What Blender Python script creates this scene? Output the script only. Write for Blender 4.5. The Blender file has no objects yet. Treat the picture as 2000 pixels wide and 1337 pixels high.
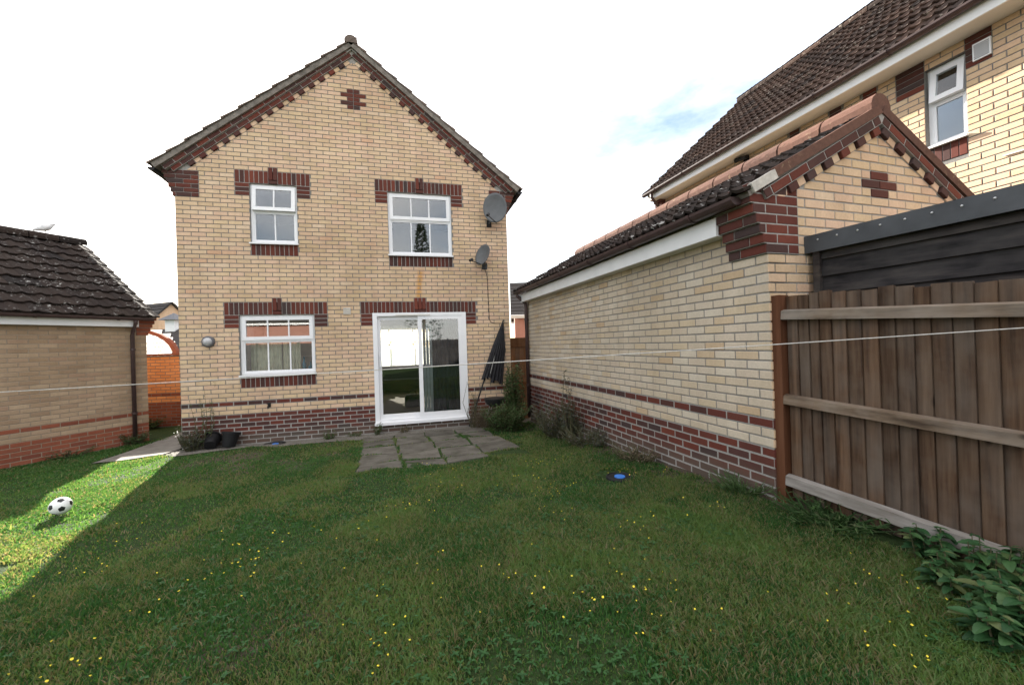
import bpy, math, random
import numpy as np
from mathutils import Matrix, Vector
random.seed(7); rng = np.random.default_rng(7)
scene = bpy.context.scene
col = scene.collection
R = math.radians

# ------------------------------------------------------------------ camera
CAM = Vector((3.7572, -7.9028, 1.0853))
yaw, pitch, roll = 0.25387, 0.00198, -0.03152
cy_, sy_, cp_, sp_ = math.cos(yaw), math.sin(yaw), math.cos(pitch), math.sin(pitch)
fw = Vector((sy_ * cp_, cy_ * cp_, sp_)); rt = Vector((cy_, -sy_, 0)); up = rt.cross(fw)
rt2 = math.cos(roll) * rt + math.sin(roll) * up; up2 = -math.sin(roll) * rt + math.cos(roll) * up
cd = bpy.data.cameras.new('camera'); cam = bpy.data.objects.new('camera', cd); col.objects.link(cam)
m = Matrix.Identity(4)
for i in range(3):
    m[i][0] = rt2[i]; m[i][1] = up2[i]; m[i][2] = -fw[i]; m[i][3] = CAM[i]
cam.matrix_world = m
cd.sensor_width = 36; cd.lens = 13.954; cd.clip_start = .05; cd.clip_end = 2000
scene.camera = cam

# ------------------------------------------------------------------ light
SUN_EL, SUN_AZ = R(22.5), R(-17.3)      # azimuth measured from +Y towards +X
world = bpy.data.worlds.new('World'); scene.world = world; world.use_nodes = True
nt = world.node_tree; nt.nodes.clear()
sky = nt.nodes.new('ShaderNodeTexSky'); sky.sky_type = 'NISHITA'; sky.sun_disc = False
sky.sun_elevation = SUN_EL; sky.sun_rotation = SUN_AZ; sky.air_density = 1.0; sky.dust_density = 1.0; sky.ozone_density = 1.2
bg = nt.nodes.new('ShaderNodeBackground'); bg.inputs[1].default_value = 0.058
wo = nt.nodes.new('ShaderNodeOutputWorld')
tc = nt.nodes.new('ShaderNodeTexCoord')
mp = nt.nodes.new('ShaderNodeMapping'); mp.inputs['Scale'].default_value = (1.0, 1.0, 2.6); mp.inputs['Location'].default_value = (11.0, 2.0, 5.0)
nz = nt.nodes.new('ShaderNodeTexNoise'); nz.inputs['Scale'].default_value = 1.25; nz.inputs['Detail'].default_value = 8; nz.inputs['Roughness'].default_value = .58
cr = nt.nodes.new('ShaderNodeValToRGB'); cr.color_ramp.elements[0].position = .32; cr.color_ramp.elements[1].position = .66
mx = nt.nodes.new('ShaderNodeMix'); mx.data_type = 'RGBA'; mx.inputs['B'].default_value = (11.0, 10.6, 10.2, 1)
nt.links.new(tc.outputs['Generated'], mp.inputs[0]); nt.links.new(mp.outputs[0], nz.inputs['Vector'])
nt.links.new(nz.outputs[0], cr.inputs[0]); nt.links.new(cr.outputs[0], mx.inputs['Factor'])
nt.links.new(sky.outputs[0], mx.inputs['A']); nt.links.new(mx.outputs['Result'], bg.inputs[0]); nt.links.new(bg.outputs[0], wo.inputs[0])
sd = bpy.data.lights.new('sun', 'SUN'); sd.energy = 5.0; sd.angle = R(.6); sd.color = (1.0, .94, .85)
so = bpy.data.objects.new('sun', sd); col.objects.link(so)
sdir = Vector((math.sin(SUN_AZ) * math.cos(SUN_EL), math.cos(SUN_AZ) * math.cos(SUN_EL), math.sin(SUN_EL)))
so.rotation_euler = sdir.to_track_quat('Z', 'Y').to_euler(); so.location = sdir * 50
vs = scene.view_settings; vs.view_transform = 'Standard'; vs.look = 'None'; vs.gamma = 1; vs.use_curve_mapping = False
vs.exposure = 2.26

# ------------------------------------------------------------------ materials
def lin(r, g, b):
    f = lambda c: (c / 255 / 12.92) if c / 255 <= .04045 else ((c / 255 + .055) / 1.055) ** 2.4
    return (f(r), f(g), f(b), 1)
class NM:
    """small node-material helper"""
    def __init__(s, name, rough=.8, spec=.3):
        s.m = bpy.data.materials.new(name); s.m.use_nodes = True; s.t = s.m.node_tree
        s.b = s.t.nodes['Principled BSDF']; s.b.inputs['Roughness'].default_value = rough
        s.b.inputs['Specular IOR Level'].default_value = spec
    def n(s, t, **k):
        x = s.t.nodes.new('ShaderNode' + t)
        for a, v in k.items(): setattr(x, a, v)
        return x
    def l(s, a, b): s.t.links.new(a, b)
    def pos(s): return s.n('NewGeometry').outputs['Position']
    def noise(s, scale, detail=4, rough=.55, vec=None, sc=None):
        x = s.n('TexNoise'); x.inputs['Scale'].default_value = scale; x.inputs['Detail'].default_value = detail; x.inputs['Roughness'].default_value = rough
        v = vec if vec is not None else s.pos()
        if sc:
            mpp = s.n('Mapping'); mpp.inputs['Scale'].default_value = sc; s.l(v, mpp.inputs[0]); v = mpp.outputs[0]
        s.l(v, x.inputs['Vector']); return x.outputs[0]
    def ramp(s, fac, stops, const=False):
        x = s.n('ValToRGB'); e = x.color_ramp.elements
        if const: x.color_ramp.interpolation = 'CONSTANT'
        while len(e) < len(stops): e.new(.5)
        for k, (p, c) in enumerate(stops): e[k].position = p; e[k].color = c if len(c) == 4 else (*c, 1)
        s.l(fac, x.inputs[0]); return x.outputs[0]
    def mix(s, f, a, b, mode='MIX'):
        x = s.n('Mix', data_type='RGBA', blend_type=mode)
        for sock, v in (('Factor', f), ('A', a), ('B', b)):
            if hasattr(v, 'links') or hasattr(v, 'is_linked'): s.l(v, x.inputs[sock])
            else: x.inputs[sock].default_value = v
        return x.outputs['Result']
    def math(s, op, a, b=None, c=None):
        x = s.n('Math', operation=op)
        for k, v in enumerate((a, b, c)):
            if v is None: continue
            if hasattr(v, 'is_linked'): s.l(v, x.inputs[k])
            else: x.inputs[k].default_value = v
        return x.outputs[0]
    def rnd(s):
        a = s.n('Attribute', attribute_name='rnd'); o = s.n('ObjectInfo')
        return s.math('FRACT', s.math('ADD', a.outputs['Fac'], o.outputs['Random']))
    def bump(s, h, strength=.3, dist=.01):
        x = s.n('Bump'); x.inputs['Strength'].default_value = strength; x.inputs['Distance'].default_value = dist
        s.l(h, x.inputs['Height']); s.l(x.outputs[0], s.b.inputs['Normal'])
    def col(s, c):
        if hasattr(c, 'is_linked'): s.l(c, s.b.inputs['Base Color'])
        else: s.b.inputs['Base Color'].default_value = c if len(c) == 4 else (*c, 1)
        return s
M = {}
def plain(name, c, rough=.6, spec=.3, noise=.12, nscale=8, metal=0, bump=0):
    x = NM(name, rough, spec); c = tuple(c[:3])
    lo = tuple(v * (1 - noise) for v in c); hi = tuple(min(1, v * (1 + noise)) for v in c)
    x.col(x.ramp(x.noise(nscale, 5), [(.3, lo), (.7, hi)])); x.b.inputs['Metallic'].default_value = metal
    if bump: x.bump(x.noise(nscale * 8, 4), bump)
    M[name] = x.m; return x
def brickmat(name, stops, dirt=(.5, .45, .38), dirtamt=.25, stain=False, grainy=.16):
    x = NM(name, .88, .2); r = x.rnd(); c = x.ramp(r, stops)
    n1 = x.noise(55, 5, .65); c = x.mix(grainy * 2, c, x.ramp(n1, [(.3, (.55, .55, .55)), (.7, (1, 1, 1))]), 'MULTIPLY')
    n2 = x.noise(1.3, 4); f = x.math('MULTIPLY', x.ramp(n2, [(.45, (0, 0, 0)), (.75, (1, 1, 1))]), dirtamt)
    c = x.mix(f, c, (*dirt, 1), 'MULTIPLY')
    n4 = x.noise(.55, 4, .6); c = x.mix(1.0, c, x.ramp(n4, [(.3, (.86, .84, .80)), (.5, (1, 1, 1)), (.7, (1.07, 1.07, 1.09))]), 'MULTIPLY')
    n3 = x.noise(5, 4, .65, sc=(1, 1, .16)); c = x.mix(.45, c, x.ramp(n3, [(.35, (.78, .76, .74)), (.62, (1.0, 1.0, 1.0))]), 'MULTIPLY')
    if stain:
        sp = x.n('SeparateXYZ'); x.l(x.pos(), sp.inputs[0]); wob = x.noise(7, 3)
        dx = x.math('ABSOLUTE', x.math('SUBTRACT', x.math('SUBTRACT', sp.outputs[0], 3.98), x.math('MULTIPLY', x.math('SUBTRACT', sp.outputs[2], 2.2), .10)))
        a = x.math('SUBTRACT', 1.0, x.math('DIVIDE', dx, x.math('ADD', .03, x.math('MULTIPLY', wob, .09))))
        zz = x.math('SUBTRACT', 1.0, x.math('DIVIDE', x.math('ABSOLUTE', x.math('SUBTRACT', sp.outputs[2], 2.24)), .36))
        yy = x.math('LESS_THAN', x.math('ABSOLUTE', sp.outputs[1]), .2)
        mk = x.math('MULTIPLY', x.math('MULTIPLY', x.math('MAXIMUM', a, 0), x.math('MINIMUM', x.math('MAXIMUM', x.math('MULTIPLY', zz, 3), 0), 1.0)), yy)
        c = x.mix(x.math('MINIMUM', x.math('MULTIPLY', mk, 1.0), .75), c, (.56, .27, .06, 1))
    if name == 'red_brick':
        sp = x.n('SeparateXYZ'); x.l(x.pos(), sp.inputs[0]); gl_ = x.math('ADD', x.math('MULTIPLY', x.math('MINIMUM', sp.outputs[1], 0.0), -.066), -.545)
        h_ = x.math('SUBTRACT', sp.outputs[2], gl_); f_ = x.math('SUBTRACT', 1.0, x.math('DIVIDE', x.math('SUBTRACT', h_, x.math('MULTIPLY', x.noise(3.5, 5, .7), .22)), .16))
        c = x.mix(x.math('MULTIPLY', x.math('MINIMUM', x.math('MAXIMUM', f_, 0.0), 1.0), .72), c, (.105, .088, .070, 1))
    x.col(c); x.bump(x.noise(160, 4, .7), .35, .004); M[name] = x.m
CR = [(0, (.64, .465, .295)), (.22, (.72, .535, .36)), (.4, (.675, .465, .325)), (.55, (.70, .525, .33)), (.72, (.725, .505, .36)), (.86, (.63, .46, .285)), (.95, (.75, .575, .41)), (1, (.68, .43, .28))]
brickmat('cream_brick', CR, stain=True)
CR2 = [(0, (.59, .49, .37)), (.25, (.63, .54, .42)), (.45, (.605, .505, .385)), (.6, (.65, .57, .455)), (.8, (.595, .49, .36)), (.94, (.62, .50, .345)), (1, (.57, .42, .27))]
brickmat('cream_brick_garage', CR2)
RD = [(0, (.120, .036, .027)), (.22, (.160, .047, .032)), (.42, (.072, .040, .036)), (.58, (.138, .040, .029)), (.72, (.064, .045, .043)), (.85, (.095, .041, .034)), (.94, (.185, .052, .034)), (1, (.105, .037, .030))]
brickmat('red_brick', RD, dirt=(.7, .7, .7))
brickmat('buff_brick', [(0, (.40, .28, .18)), (.3, (.46, .335, .225)), (.55, (.36, .25, .165)), (.75, (.50, .37, .25)), (1, (.42, .28, .19))], dirt=(.6, .55, .5), dirtamt=.5)
brickmat('orange_red_brick', [(0, (.27, .085, .050)), (.4, (.33, .105, .060)), (.7, (.23, .075, .048)), (1, (.37, .13, .075))], dirt=(.7, .65, .6))
brickmat('orange_brick', [(0, (.72, .30, .12)), (.5, (.80, .36, .15)), (1, (.66, .26, .10))], dirt=(.8, .7, .6), dirtamt=.3)
brickmat('far_red_brick', [(0, (.34, .16, .12)), (1, (.42, .21, .16))])
x = NM('mortar', .95, .1); x.col(x.ramp(x.noise(40, 5, .7), [(.25, (.15, .142, .13)), (.75, (.25, .24, .225))])); x.bump(x.noise(200, 3), .5, .004); M['mortar'] = x.m
x = NM('mortar_buff', .95, .1); x.col(x.ramp(x.noise(40, 5, .7), [(.25, (.25, .20, .15)), (.75, (.36, .29, .22))])); M['mortar_buff'] = x.m
x = NM('mortar_grey', .95, .1); x.col(x.ramp(x.noise(40, 5, .7), [(.25, (.20, .19, .175)), (.75, (.30, .285, .265))])); M['mortar_grey'] = x.m
x = NM('mortar_light', .95, .1); x.col(x.ramp(x.noise(40, 5, .7), [(.25, (.24, .228, .21)), (.75, (.38, .365, .34))])); x.bump(x.noise(200, 3), .5, .004); M['mortar_light'] = x.m
def tilemat(name, stops, lichen=.5, moss=(.30, .28, .22), thr=.60):
    x = NM(name, .95, .08); c = x.ramp(x.rnd(), stops)
    c = x.mix(.6, c, x.ramp(x.noise(24, 5, .7), [(.3, (.5, .5, .5)), (.75, (1.15, 1.1, 1.05))]), 'MULTIPLY')
    f = x.ramp(x.noise(17, 5, .62), [(thr, (0, 0, 0)), (thr + .035, (1, 1, 1))]); f2 = x.ramp(x.noise(2.1, 3), [(.42, (0, 0, 0)), (.6, (1, 1, 1))])
    c = x.mix(x.math('MULTIPLY', x.math('MULTIPLY', f, f2), lichen), c, (*moss, 1))
    x.col(c); x.bump(x.noise(90, 4, .7), .5, .006); M[name] = x.m
tilemat('roof_tile_brown', [(0, (.030, .023, .021)), (.5, (.044, .033, .028)), (1, (.026, .022, .021))], .9, (.36, .35, .33), .60)
tilemat('roof_tile_weathered', [(0, (.16, .125, .105)), (.5, (.20, .155, .13)), (1, (.13, .11, .10))], .4, (.30, .27, .22))
tilemat('roof_tile_neighbour', [(0, (.042, .030, .026)), (.4, (.075, .047, .037)), (.7, (.034, .027, .025)), (1, (.090, .058, .045))], .7, (.34, .30, .25), .585)
tilemat('terracotta', [(0, (.125, .070, .056)), (.5, (.155, .086, .066)), (1, (.11, .066, .055))], .6, (.27, .20, .13))
tilemat('far_tile', [(0, (.055, .05, .05)), (1, (.075, .07, .068))], .3)
x = plain('verge_mortar', (.185, .165, .145), .95, .1, .4, 9, bump=.5)
plain('bedding_mortar', (.52, .49, .44), .95, .1, .2, 20, bump=.4)
x = NM('upvc', .35, .45); x.col(x.ramp(x.noise(3, 4, sc=(1, 1, .5)), [(.3, (.74, .75, .77)), (.7, (.80, .80, .81))])); M['upvc'] = x.m
plain('fascia_white', (.78, .78, .78), .5, .35, .05, 4)
plain('soffit_white', (.66, .64, .60), .6, .3, .06, 4)
plain('brown_plastic', (.060, .036, .034), .42, .4, .18, 6)
plain('lead_grey', (.12, .12, .13), .6, .4)
def glassmat(name, tint=(.93, .96, .97), ior=1.75):
    x = NM(name); t = x.t; t.nodes.remove(x.b)
    tr = x.n('BsdfTransparent'); tr.inputs[0].default_value = (*tint, 1); g = x.n('BsdfGlossy'); g.inputs['Roughness'].default_value = .004; g.inputs[0].default_value = (1, 1, 1, 1)
    fr = x.n('Fresnel'); fr.inputs[0].default_value = ior; ms = x.n('MixShader')
    x.l(fr.outputs[0], ms.inputs[0]); x.l(tr.outputs[0], ms.inputs[1]); x.l(g.outputs[0], ms.inputs[2]); x.l(ms.outputs[0], t.nodes['Material Output'].inputs[0]); M[name] = x.m
glassmat('glass', ior=1.8)
glassmat('glass_tinted', (.55, .6, .62), 1.9)
def wood(name, a, b, c, grey=None, gscale=1.0, axis=2, rough=.85, greyamt=.6):
    x = NM(name, rough, .2); sc = [11, 11, 11]; sc[axis] = .7
    r = x.rnd(); off = x.n('CombineXYZ'); mr = x.math('MULTIPLY', r, 37.0)
    for k in range(3): x.l(mr, off.inputs[k])
    va = x.n('VectorMath', operation='ADD'); x.l(x.pos(), va.inputs[0]); x.l(off.outputs[0], va.inputs[1])
    g = x.noise(1.0 * gscale, 6, .6, va.outputs[0], tuple(sc)); cc = x.ramp(g, [(.3, a), (.5, b), (.72, c)])
    cc = x.mix(.75, cc, x.ramp(r, [(0, (.42, .38, .35)), (.3, (1.05, .96, .86)), (.55, (.62, .60, .60)), (.8, (1.25, 1.08, .92)), (1, (.75, .66, .58))]), 'MULTIPLY')
    if grey:
        n2 = x.noise(2.2, 4, .6, va.outputs[0], (1, 1, 1)); cc = x.mix(x.math('MULTIPLY', x.ramp(n2, [(.4, (0, 0, 0)), (.7, (1, 1, 1))]), greyamt), cc, (*grey, 1))
    sc2 = [3.2, 3.2, 3.2]; sc2[axis] = 1.4
    v = x.n('TexVoronoi'); v.inputs['Scale'].default_value = 1.0; mpv = x.n('Mapping'); mpv.inputs['Scale'].default_value = tuple(sc2); x.l(va.outputs[0], mpv.inputs[0]); x.l(mpv.outputs[0], v.inputs['Vector'])
    cc = x.mix(x.ramp(v.outputs['Distance'], [(.03, (1, 1, 1)), (.075, (0, 0, 0))]), cc, (a[0] * .45, a[1] * .4, a[2] * .4, 1))
    x.col(cc); x.bump(g, .35, .006); M[name] = x.m
wood('fence_wood', (.030, .017, .011), (.098, .060, .038), (.165, .112, .074), (.16, .135, .112), 2.0)
wood('fence_rail', (.060, .045, .033), (.155, .122, .092), (.24, .20, .16), (.27, .245, .215), 1.9, axis=1)
wood('fence_rail_pale', (.13, .12, .11), (.31, .305, .30), (.46, .46, .455), (.17, .15, .125), 1.9, axis=1)
wood('post_wood', (.060, .026, .014), (.115, .050, .026), (.15, .072, .042), None, 1.4)
wood('shed_wood', (.010, .010, .011), (.030, .028, .030), (.075, .067, .062), (.085, .078, .072), 2.0, axis=1, greyamt=.5)
wood('gate_wood', (.13, .060, .028), (.21, .105, .05), (.28, .15, .08), (.16, .12, .09), 1.1)
plain('shed_trim', (.062, .066, .072), .55, .3, .25, 5)
plain('screw_metal', (.5, .5, .5), .4, .5, .05, 5, .8)
x = NM('slab', .92, .15); c = x.ramp(x.noise(4.5, 6, .68), [(.25, (.055, .048, .039)), (.48, (.108, .099, .084)), (.75, (.165, .154, .136))])
c = x.mix(.5, c, x.ramp(x.rnd(), [(0, (.62, .62, .6)), (1, (1.1, 1.08, 1.05))]), 'MULTIPLY'); c = x.mix(x.ramp(x.noise(2.4, 5, .7), [(.55, (0, 0, 0)), (.72, (1, 1, 1))]), c, (.050, .052, .034, 1))
x.col(c); x.bump(x.noise(80, 5), .5, .008); M['slab'] = x.m
x = NM('concrete_path', .92, .15); x.col(x.ramp(x.noise(5, 6, .65), [(.25, (.12, .11, .095)), (.5, (.18, .165, .145)), (.8, (.24, .222, .198))])); x.bump(x.noise(70, 5), .5, .01); M['concrete_path'] = x.m
x = NM('gravel_strip', .95, .1); x.col(x.ramp(x.noise(38, 6, .7), [(.3, (.10, .09, .075)), (.6, (.21, .195, .17)), (.8, (.33, .31, .28))])); x.bump(x.noise(60, 5), .9, .02); M['gravel_strip'] = x.m
x = NM('soil', .95, .1)
c1 = x.ramp(x.noise(26, 6, .7), [(.3, (.020, .036, .012)), (.55, (.036, .060, .020)), (.8, (.070, .075, .040))])
c2 = x.ramp(x.noise(30, 6, .7), [(.3, (.060, .048, .034)), (.6, (.105, .086, .062)), (.8, (.155, .13, .098))])
wat = x.n('Attribute', attribute_name='worn'); wf = x.ramp(x.math('ADD', x.math('MULTIPLY', wat.outputs['Fac'], .55), x.math('MULTIPLY', x.noise(2.2, 6, .65), .6)), [(.42, (0, 0, 0)), (.58, (1, 1, 1))])
x.col(x.mix(wf, c1, c2)); x.bump(x.noise(45, 6, .7), .8, .03); M['soil'] = x.m
def leafmat(name, stops, trans=.25, rough=.55):
    x = NM(name, rough, .3); c = x.ramp(x.rnd(), stops)
    c = x.mix(.5, c, x.ramp(x.noise(30, 3), [(.3, (.6, .6, .6)), (.7, (1.1, 1.1, 1.1))]), 'MULTIPLY'); x.col(c)
    if trans:
        td = x.n('BsdfTranslucent'); x.l(x.mix(1.0, c, (1.45, 1.25, .8, 1), 'MULTIPLY') if trans < .6 else c, td.inputs[0]); ms = x.n('MixShader'); ms.inputs[0].default_value = trans
        x.l(x.b.outputs[0], ms.inputs[1]); x.l(td.outputs[0], ms.inputs[2]); x.l(ms.outputs[0], x.t.nodes['Material Output'].inputs[0])
    M[name] = x.m
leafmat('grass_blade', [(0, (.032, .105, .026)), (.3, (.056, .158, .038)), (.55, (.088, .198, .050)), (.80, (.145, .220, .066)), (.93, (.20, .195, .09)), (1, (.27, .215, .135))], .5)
leafmat('pale_canopy', [(0, (.70, .67, .62)), (.6, (.8, .78, .75)), (1, (.62, .58, .54))], .7, .6)
leafmat('nettle_leaf', [(0, (.020, .062, .022)), (.4, (.030, .090, .030)), (.8, (.055, .125, .040)), (1, (.11, .13, .05))], .2, .5)
leafmat('clover_leaf', [(0, (.022, .075, .018)), (.5, (.034, .105, .024)), (1, (.05, .12, .035))], .25)
leafmat('weed_leaf', [(0, (.030, .070, .018)), (.5, (.050, .105, .028)), (.8, (.080, .13, .045)), (1, (.11, .12, .06))], .25)
leafmat('grey_leaf', [(0, (.045, .062, .040)), (.5, (.075, .095, .060)), (.8, (.10, .10, .08)), (1, (.12, .085, .10))], .25)
leafmat('dry_leaf', [(0, (.11, .085, .055)), (.5, (.17, .135, .085)), (1, (.23, .19, .13))], .2)
leafmat('conifer_leaf', [(0, (.02, .045, .018)), (.5, (.035, .07, .025)), (1, (.06, .09, .03))], .15)
plain('stem', (.09, .085, .045), .8, .2, .3, 20)
plain('bark', (.09, .065, .045), .9, .1, .3, 12)
plain('flower_yellow', (.72, .58, .05), .6, .2, .1, 20)
plain('flower_purple', (.22, .13, .26), .7, .2, .2, 20)
plain('black_plastic', (.010, .010, .011), .6, .25, .25, 12)
plain('black_metal', (.014, .014, .015), .5, .4, .2, 12)
plain('blue_plastic', (.035, .17, .55), .4, .4, .1, 8)
plain('dish_grey', (.105, .11, .115), .55, .35, .12, 10)
plain('cable_black', (.01, .01, .01), .6, .3)
plain('rope', (.46, .44, .41), .8, .2, .15, 90)
plain('ball_white', (.78, .78, .78), .45, .4, .05, 10)
plain('ball_black', (.015, .015, .018), .4, .4, .1, 10)
plain('carpet', (.16, .135, .095), .95, .1, .2, 60)
plain('room_wall', (.42, .40, .36), .9, .1, .04, 3)
plain('room_wall_dimmed', (.10, .095, .09), .9, .1, .04, 3)  # unlit upstairs rooms: their dimness is put into this dark wall colour
plain('ceiling_white', (.6, .6, .58), .9, .1, .04, 3)
plain('sofa_fabric', (.022, .020, .020), .9, .1, .2, 30)
x = NM('net_curtain', .9, .1); x.b.inputs['Base Color'].default_value = (.9, .88, .8, 1)
td = x.n('BsdfTranslucent'); td.inputs[0].default_value = (.95, .92, .82, 1); tr = x.n('BsdfTransparent'); ms = x.n('MixShader'); ms.inputs[0].default_value = .8; ms2 = x.n('MixShader'); ms2.inputs[0].default_value = .55
x.l(x.b.outputs[0], ms.inputs[1]); x.l(td.outputs[0], ms.inputs[2]); x.l(ms.outputs[0], ms2.inputs[1]); x.l(tr.outputs[0], ms2.inputs[2]); x.l(ms2.outputs[0], x.t.nodes['Material Output'].inputs[0]); M['net_curtain'] = x.m
plain('curtain_cream', (.84, .79, .62), .9, .1, .12, 12)
plain('curtain_dark', (.035, .042, .050), .9, .1, .2, 8)
plain('blind_grey', (.33, .36, .35), .7, .2, .08, 8)
plain('bottle_blue', (.05, .22, .30), .15, .5, .2, 20)
plain('bird_white', (.62, .62, .62), .8, .2, .2, 20)
plain('lamp_glass', (.45, .45, .46), .2, .5, .15, 20)
plain('parasol_cloth', (.026, .025, .028), .8, .2, .25, 10)
plain('legs_metal', (.35, .34, .32), .4, .5, .1, 10, .6)
plain('white_render', (.75, .74, .72), .8, .2, .05, 4)
plain('far_white', (.8, .8, .8), .6, .2, .03, 3)
plain('sheet_white', (.7, .7, .7), .6, .2, .1, 3)

# ------------------------------------------------------------------ mesh helpers
class MB:
    def __init__(s): s.v = []; s.f = []; s.mi = []; s.r = []
    def add(s, vs, fs, mi=0, r=0.0):
        o = len(s.v); s.v += [tuple(p) for p in vs]; s.f += [tuple(i + o for i in f) for f in fs]; s.mi += [mi] * len(fs); s.r += [r] * len(fs); return s
    def box(s, x0, x1, y0, y1, z0, z1, mi=0, r=0.0, bev=0):
        vs = [(x0, y0, z0), (x1, y0, z0), (x1, y1, z0), (x0, y1, z0), (x0, y0, z1), (x1, y0, z1), (x1, y1, z1), (x0, y1, z1)]
        return s.add(vs, [(0, 3, 2, 1), (4, 5, 6, 7), (0, 1, 5, 4), (1, 2, 6, 5), (2, 3, 7, 6), (3, 0, 4, 7)], mi, r)
    def prism(s, poly, y0, y1, mi=0, r=0.0):
        """poly in (x, z), extruded along y"""
        n = len(poly); vs = [(a, y0, b) for a, b in poly] + [(a, y1, b) for a, b in poly]
        return s.add(vs, [tuple(range(n)), tuple(range(2 * n - 1, n - 1, -1))] + [((i + 1) % n, i, i + n, (i + 1) % n + n) for i in range(n)], mi, r)
    def tube(s, pts, rad, n=8, mi=0, r=0.0, cap=True):
        pts = [Vector(p) for p in pts]; rads = rad if isinstance(rad, (list, tuple)) else [rad] * len(pts); rings = []
        for i, p in enumerate(pts):
            d = (pts[min(i + 1, len(pts) - 1)] - pts[max(i - 1, 0)]).normalized()
            a = Vector((0, 0, 1)) if abs(d.z) < .9 else Vector((1, 0, 0)); u_ = d.cross(a).normalized(); w_ = d.cross(u_)
            rings.append([p + rads[i] * (math.cos(t) * u_ + math.sin(t) * w_) for t in [2 * math.pi * k / n for k in range(n)]])
        vs = [q for rg in rings for q in rg]; fs = []
        for i in range(len(pts) - 1):
            for k in range(n): fs.append((i * n + k, i * n + (k + 1) % n, (i + 1) * n + (k + 1) % n, (i + 1) * n + k))
        if cap: fs += [tuple(range(n - 1, -1, -1)), tuple((len(pts) - 1) * n + k for k in range(n))]
        return s.add(vs, fs, mi, r)
    def lathe(s, prof, n=24, c=(0, 0, 0), mi=0, r=0.0):
        """prof (radius, z) about the z axis"""
        vs = []; fs = []; k = len(prof)
        for a in range(n):
            t = 2 * math.pi * a / n
            for rr, zz in prof: vs.append((c[0] + rr * math.cos(t), c[1] + rr * math.sin(t), c[2] + zz))
        for a in range(n):
            for j in range(k - 1): fs.append((a * k + j, ((a + 1) % n) * k + j, ((a + 1) % n) * k + j + 1, a * k + j + 1))
        return s.add(vs, fs, mi, r)
    def mesh(s, name, mats, smooth=False):
        me = bpy.data.meshes.new(name); me.from_pydata(s.v, [], s.f)
        for mm in (mats if isinstance(mats, (list, tuple)) else [mats]): me.materials.append(M[mm] if isinstance(mm, str) else mm)
        if any(s.mi): me.polygons.foreach_set('material_index', s.mi)
        if any(s.r):
            at = me.attributes.new('rnd', 'FLOAT', 'FACE'); at.data.foreach_set('value', s.r)
        if smooth: me.polygons.foreach_set('use_smooth', [True] * len(me.polygons))
        me.update(); return me
    def build(s, name, mats, parent=None, mat=None, smooth=False, **k):
        return obj(name, s.mesh(name, mats, smooth), parent, mat, **k)
def obj(name, me, parent=None, mat=None, **k):
    o = bpy.data.objects.new(name, me); col.objects.link(o)
    if parent: o.parent = parent
    if mat is not None: o.matrix_local = mat
    if k: tag(o, **k)
    return o
def tag(o, label=None, cat=None, group=None, kind=None):
    if label: o['label'] = label
    if cat: o['category'] = cat
    if group: o['group'] = group
    if kind: o['kind'] = kind
    return o
def thing(name, label, cat, mat=None, group=None, loc=None):
    o = bpy.data.objects.new(name, None); col.objects.link(o); o.empty_display_size = .2
    if mat is not None: o.matrix_world = mat
    if loc is not None: o.location = loc
    return tag(o, label, cat, group)
def frame(o, x, y, z=None):
    x = Vector(x).normalized(); y = Vector(y).normalized(); z = x.cross(y)
    mm = Matrix.Identity(4)
    for i in range(3): mm[i][0] = x[i]; mm[i][1] = y[i]; mm[i][2] = z[i]; mm[i][3] = o[i]
    return mm
def wmat(o):
    mm = o.matrix_basis.copy(); p = o.parent
    while p: mm = p.matrix_basis @ mm; p = p.parent
    return mm

# ---- bricks: records of convex (u, z) polygons on a wall frame (x along, y inward, z up)
CO = .075
def clip(poly, a, b, c):
    """keep a*u + b*z <= c"""
    out = []; n = len(poly)
    for i in range(n):
        p, q = poly[i], poly[(i + 1) % n]; dp = a * p[0] + b * p[1] - c; dq = a * q[0] + b * q[1] - c
        if dp <= 0: out.append(p)
        if dp * dq < 0: t = dp / (dp - dq); out.append((p[0] + t * (q[0] - p[0]), p[1] + t * (q[1] - p[1])))
    return out
def area(p): return abs(sum(p[i][0] * p[(i + 1) % len(p)][1] - p[(i + 1) % len(p)][0] * p[i][1] for i in range(len(p)))) / 2
def field(u0, u1, k0, k1, colour, holes=(), pitch=.2222, z0=0, shift=0, clips=(), proj=.006, par=1):
    recs = []; J = .0125
    for k in range(k0, k1):
        za, zb = z0 + k * CO + J / 2, z0 + (k + 1) * CO - J / 2; s = shift + (0 if (k % 2) == par else pitch / 2)
        n0 = int(math.floor((u0 - s) / pitch)) - 1; n1 = int(math.ceil((u1 - s) / pitch)) + 1; mat = colour(k)
        for n in range(n0, n1):
            a, b = s + n * pitch + J / 2, s + (n + 1) * pitch - J / 2; a = max(a, u0); b = min(b, u1)
            if b - a < .025: continue
            segs = [(a, b)]
            for (h0, h1, hz0, hz1) in holes:
                if zb > hz0 + .012 and za < hz1 - .012:
                    ns = []
                    for (p, q) in segs:
                        if q <= h0 or p >= h1: ns.append((p, q)); continue
                        if p < h0: ns.append((p, h0 - J / 2))
                        if q > h1: ns.append((h1 + J / 2, q))
                    segs = ns
            for (p, q) in segs:
                if q - p < .025: continue
                poly = [(p, za), (q, za), (q, zb), (p, zb)]
                for cpl in clips:
                    if poly: poly = clip(poly, *cpl)
                if len(poly) < 3 or area(poly) < .0008: continue
                recs.append((poly, mat, proj + random.uniform(-.0012, .0014)))
    return recs
def brick(u0, u1, z0, z1, mat, proj=.006): return ([(u0, z0), (u1, z0), (u1, z1), (u0, z1)], mat, proj)
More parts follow.
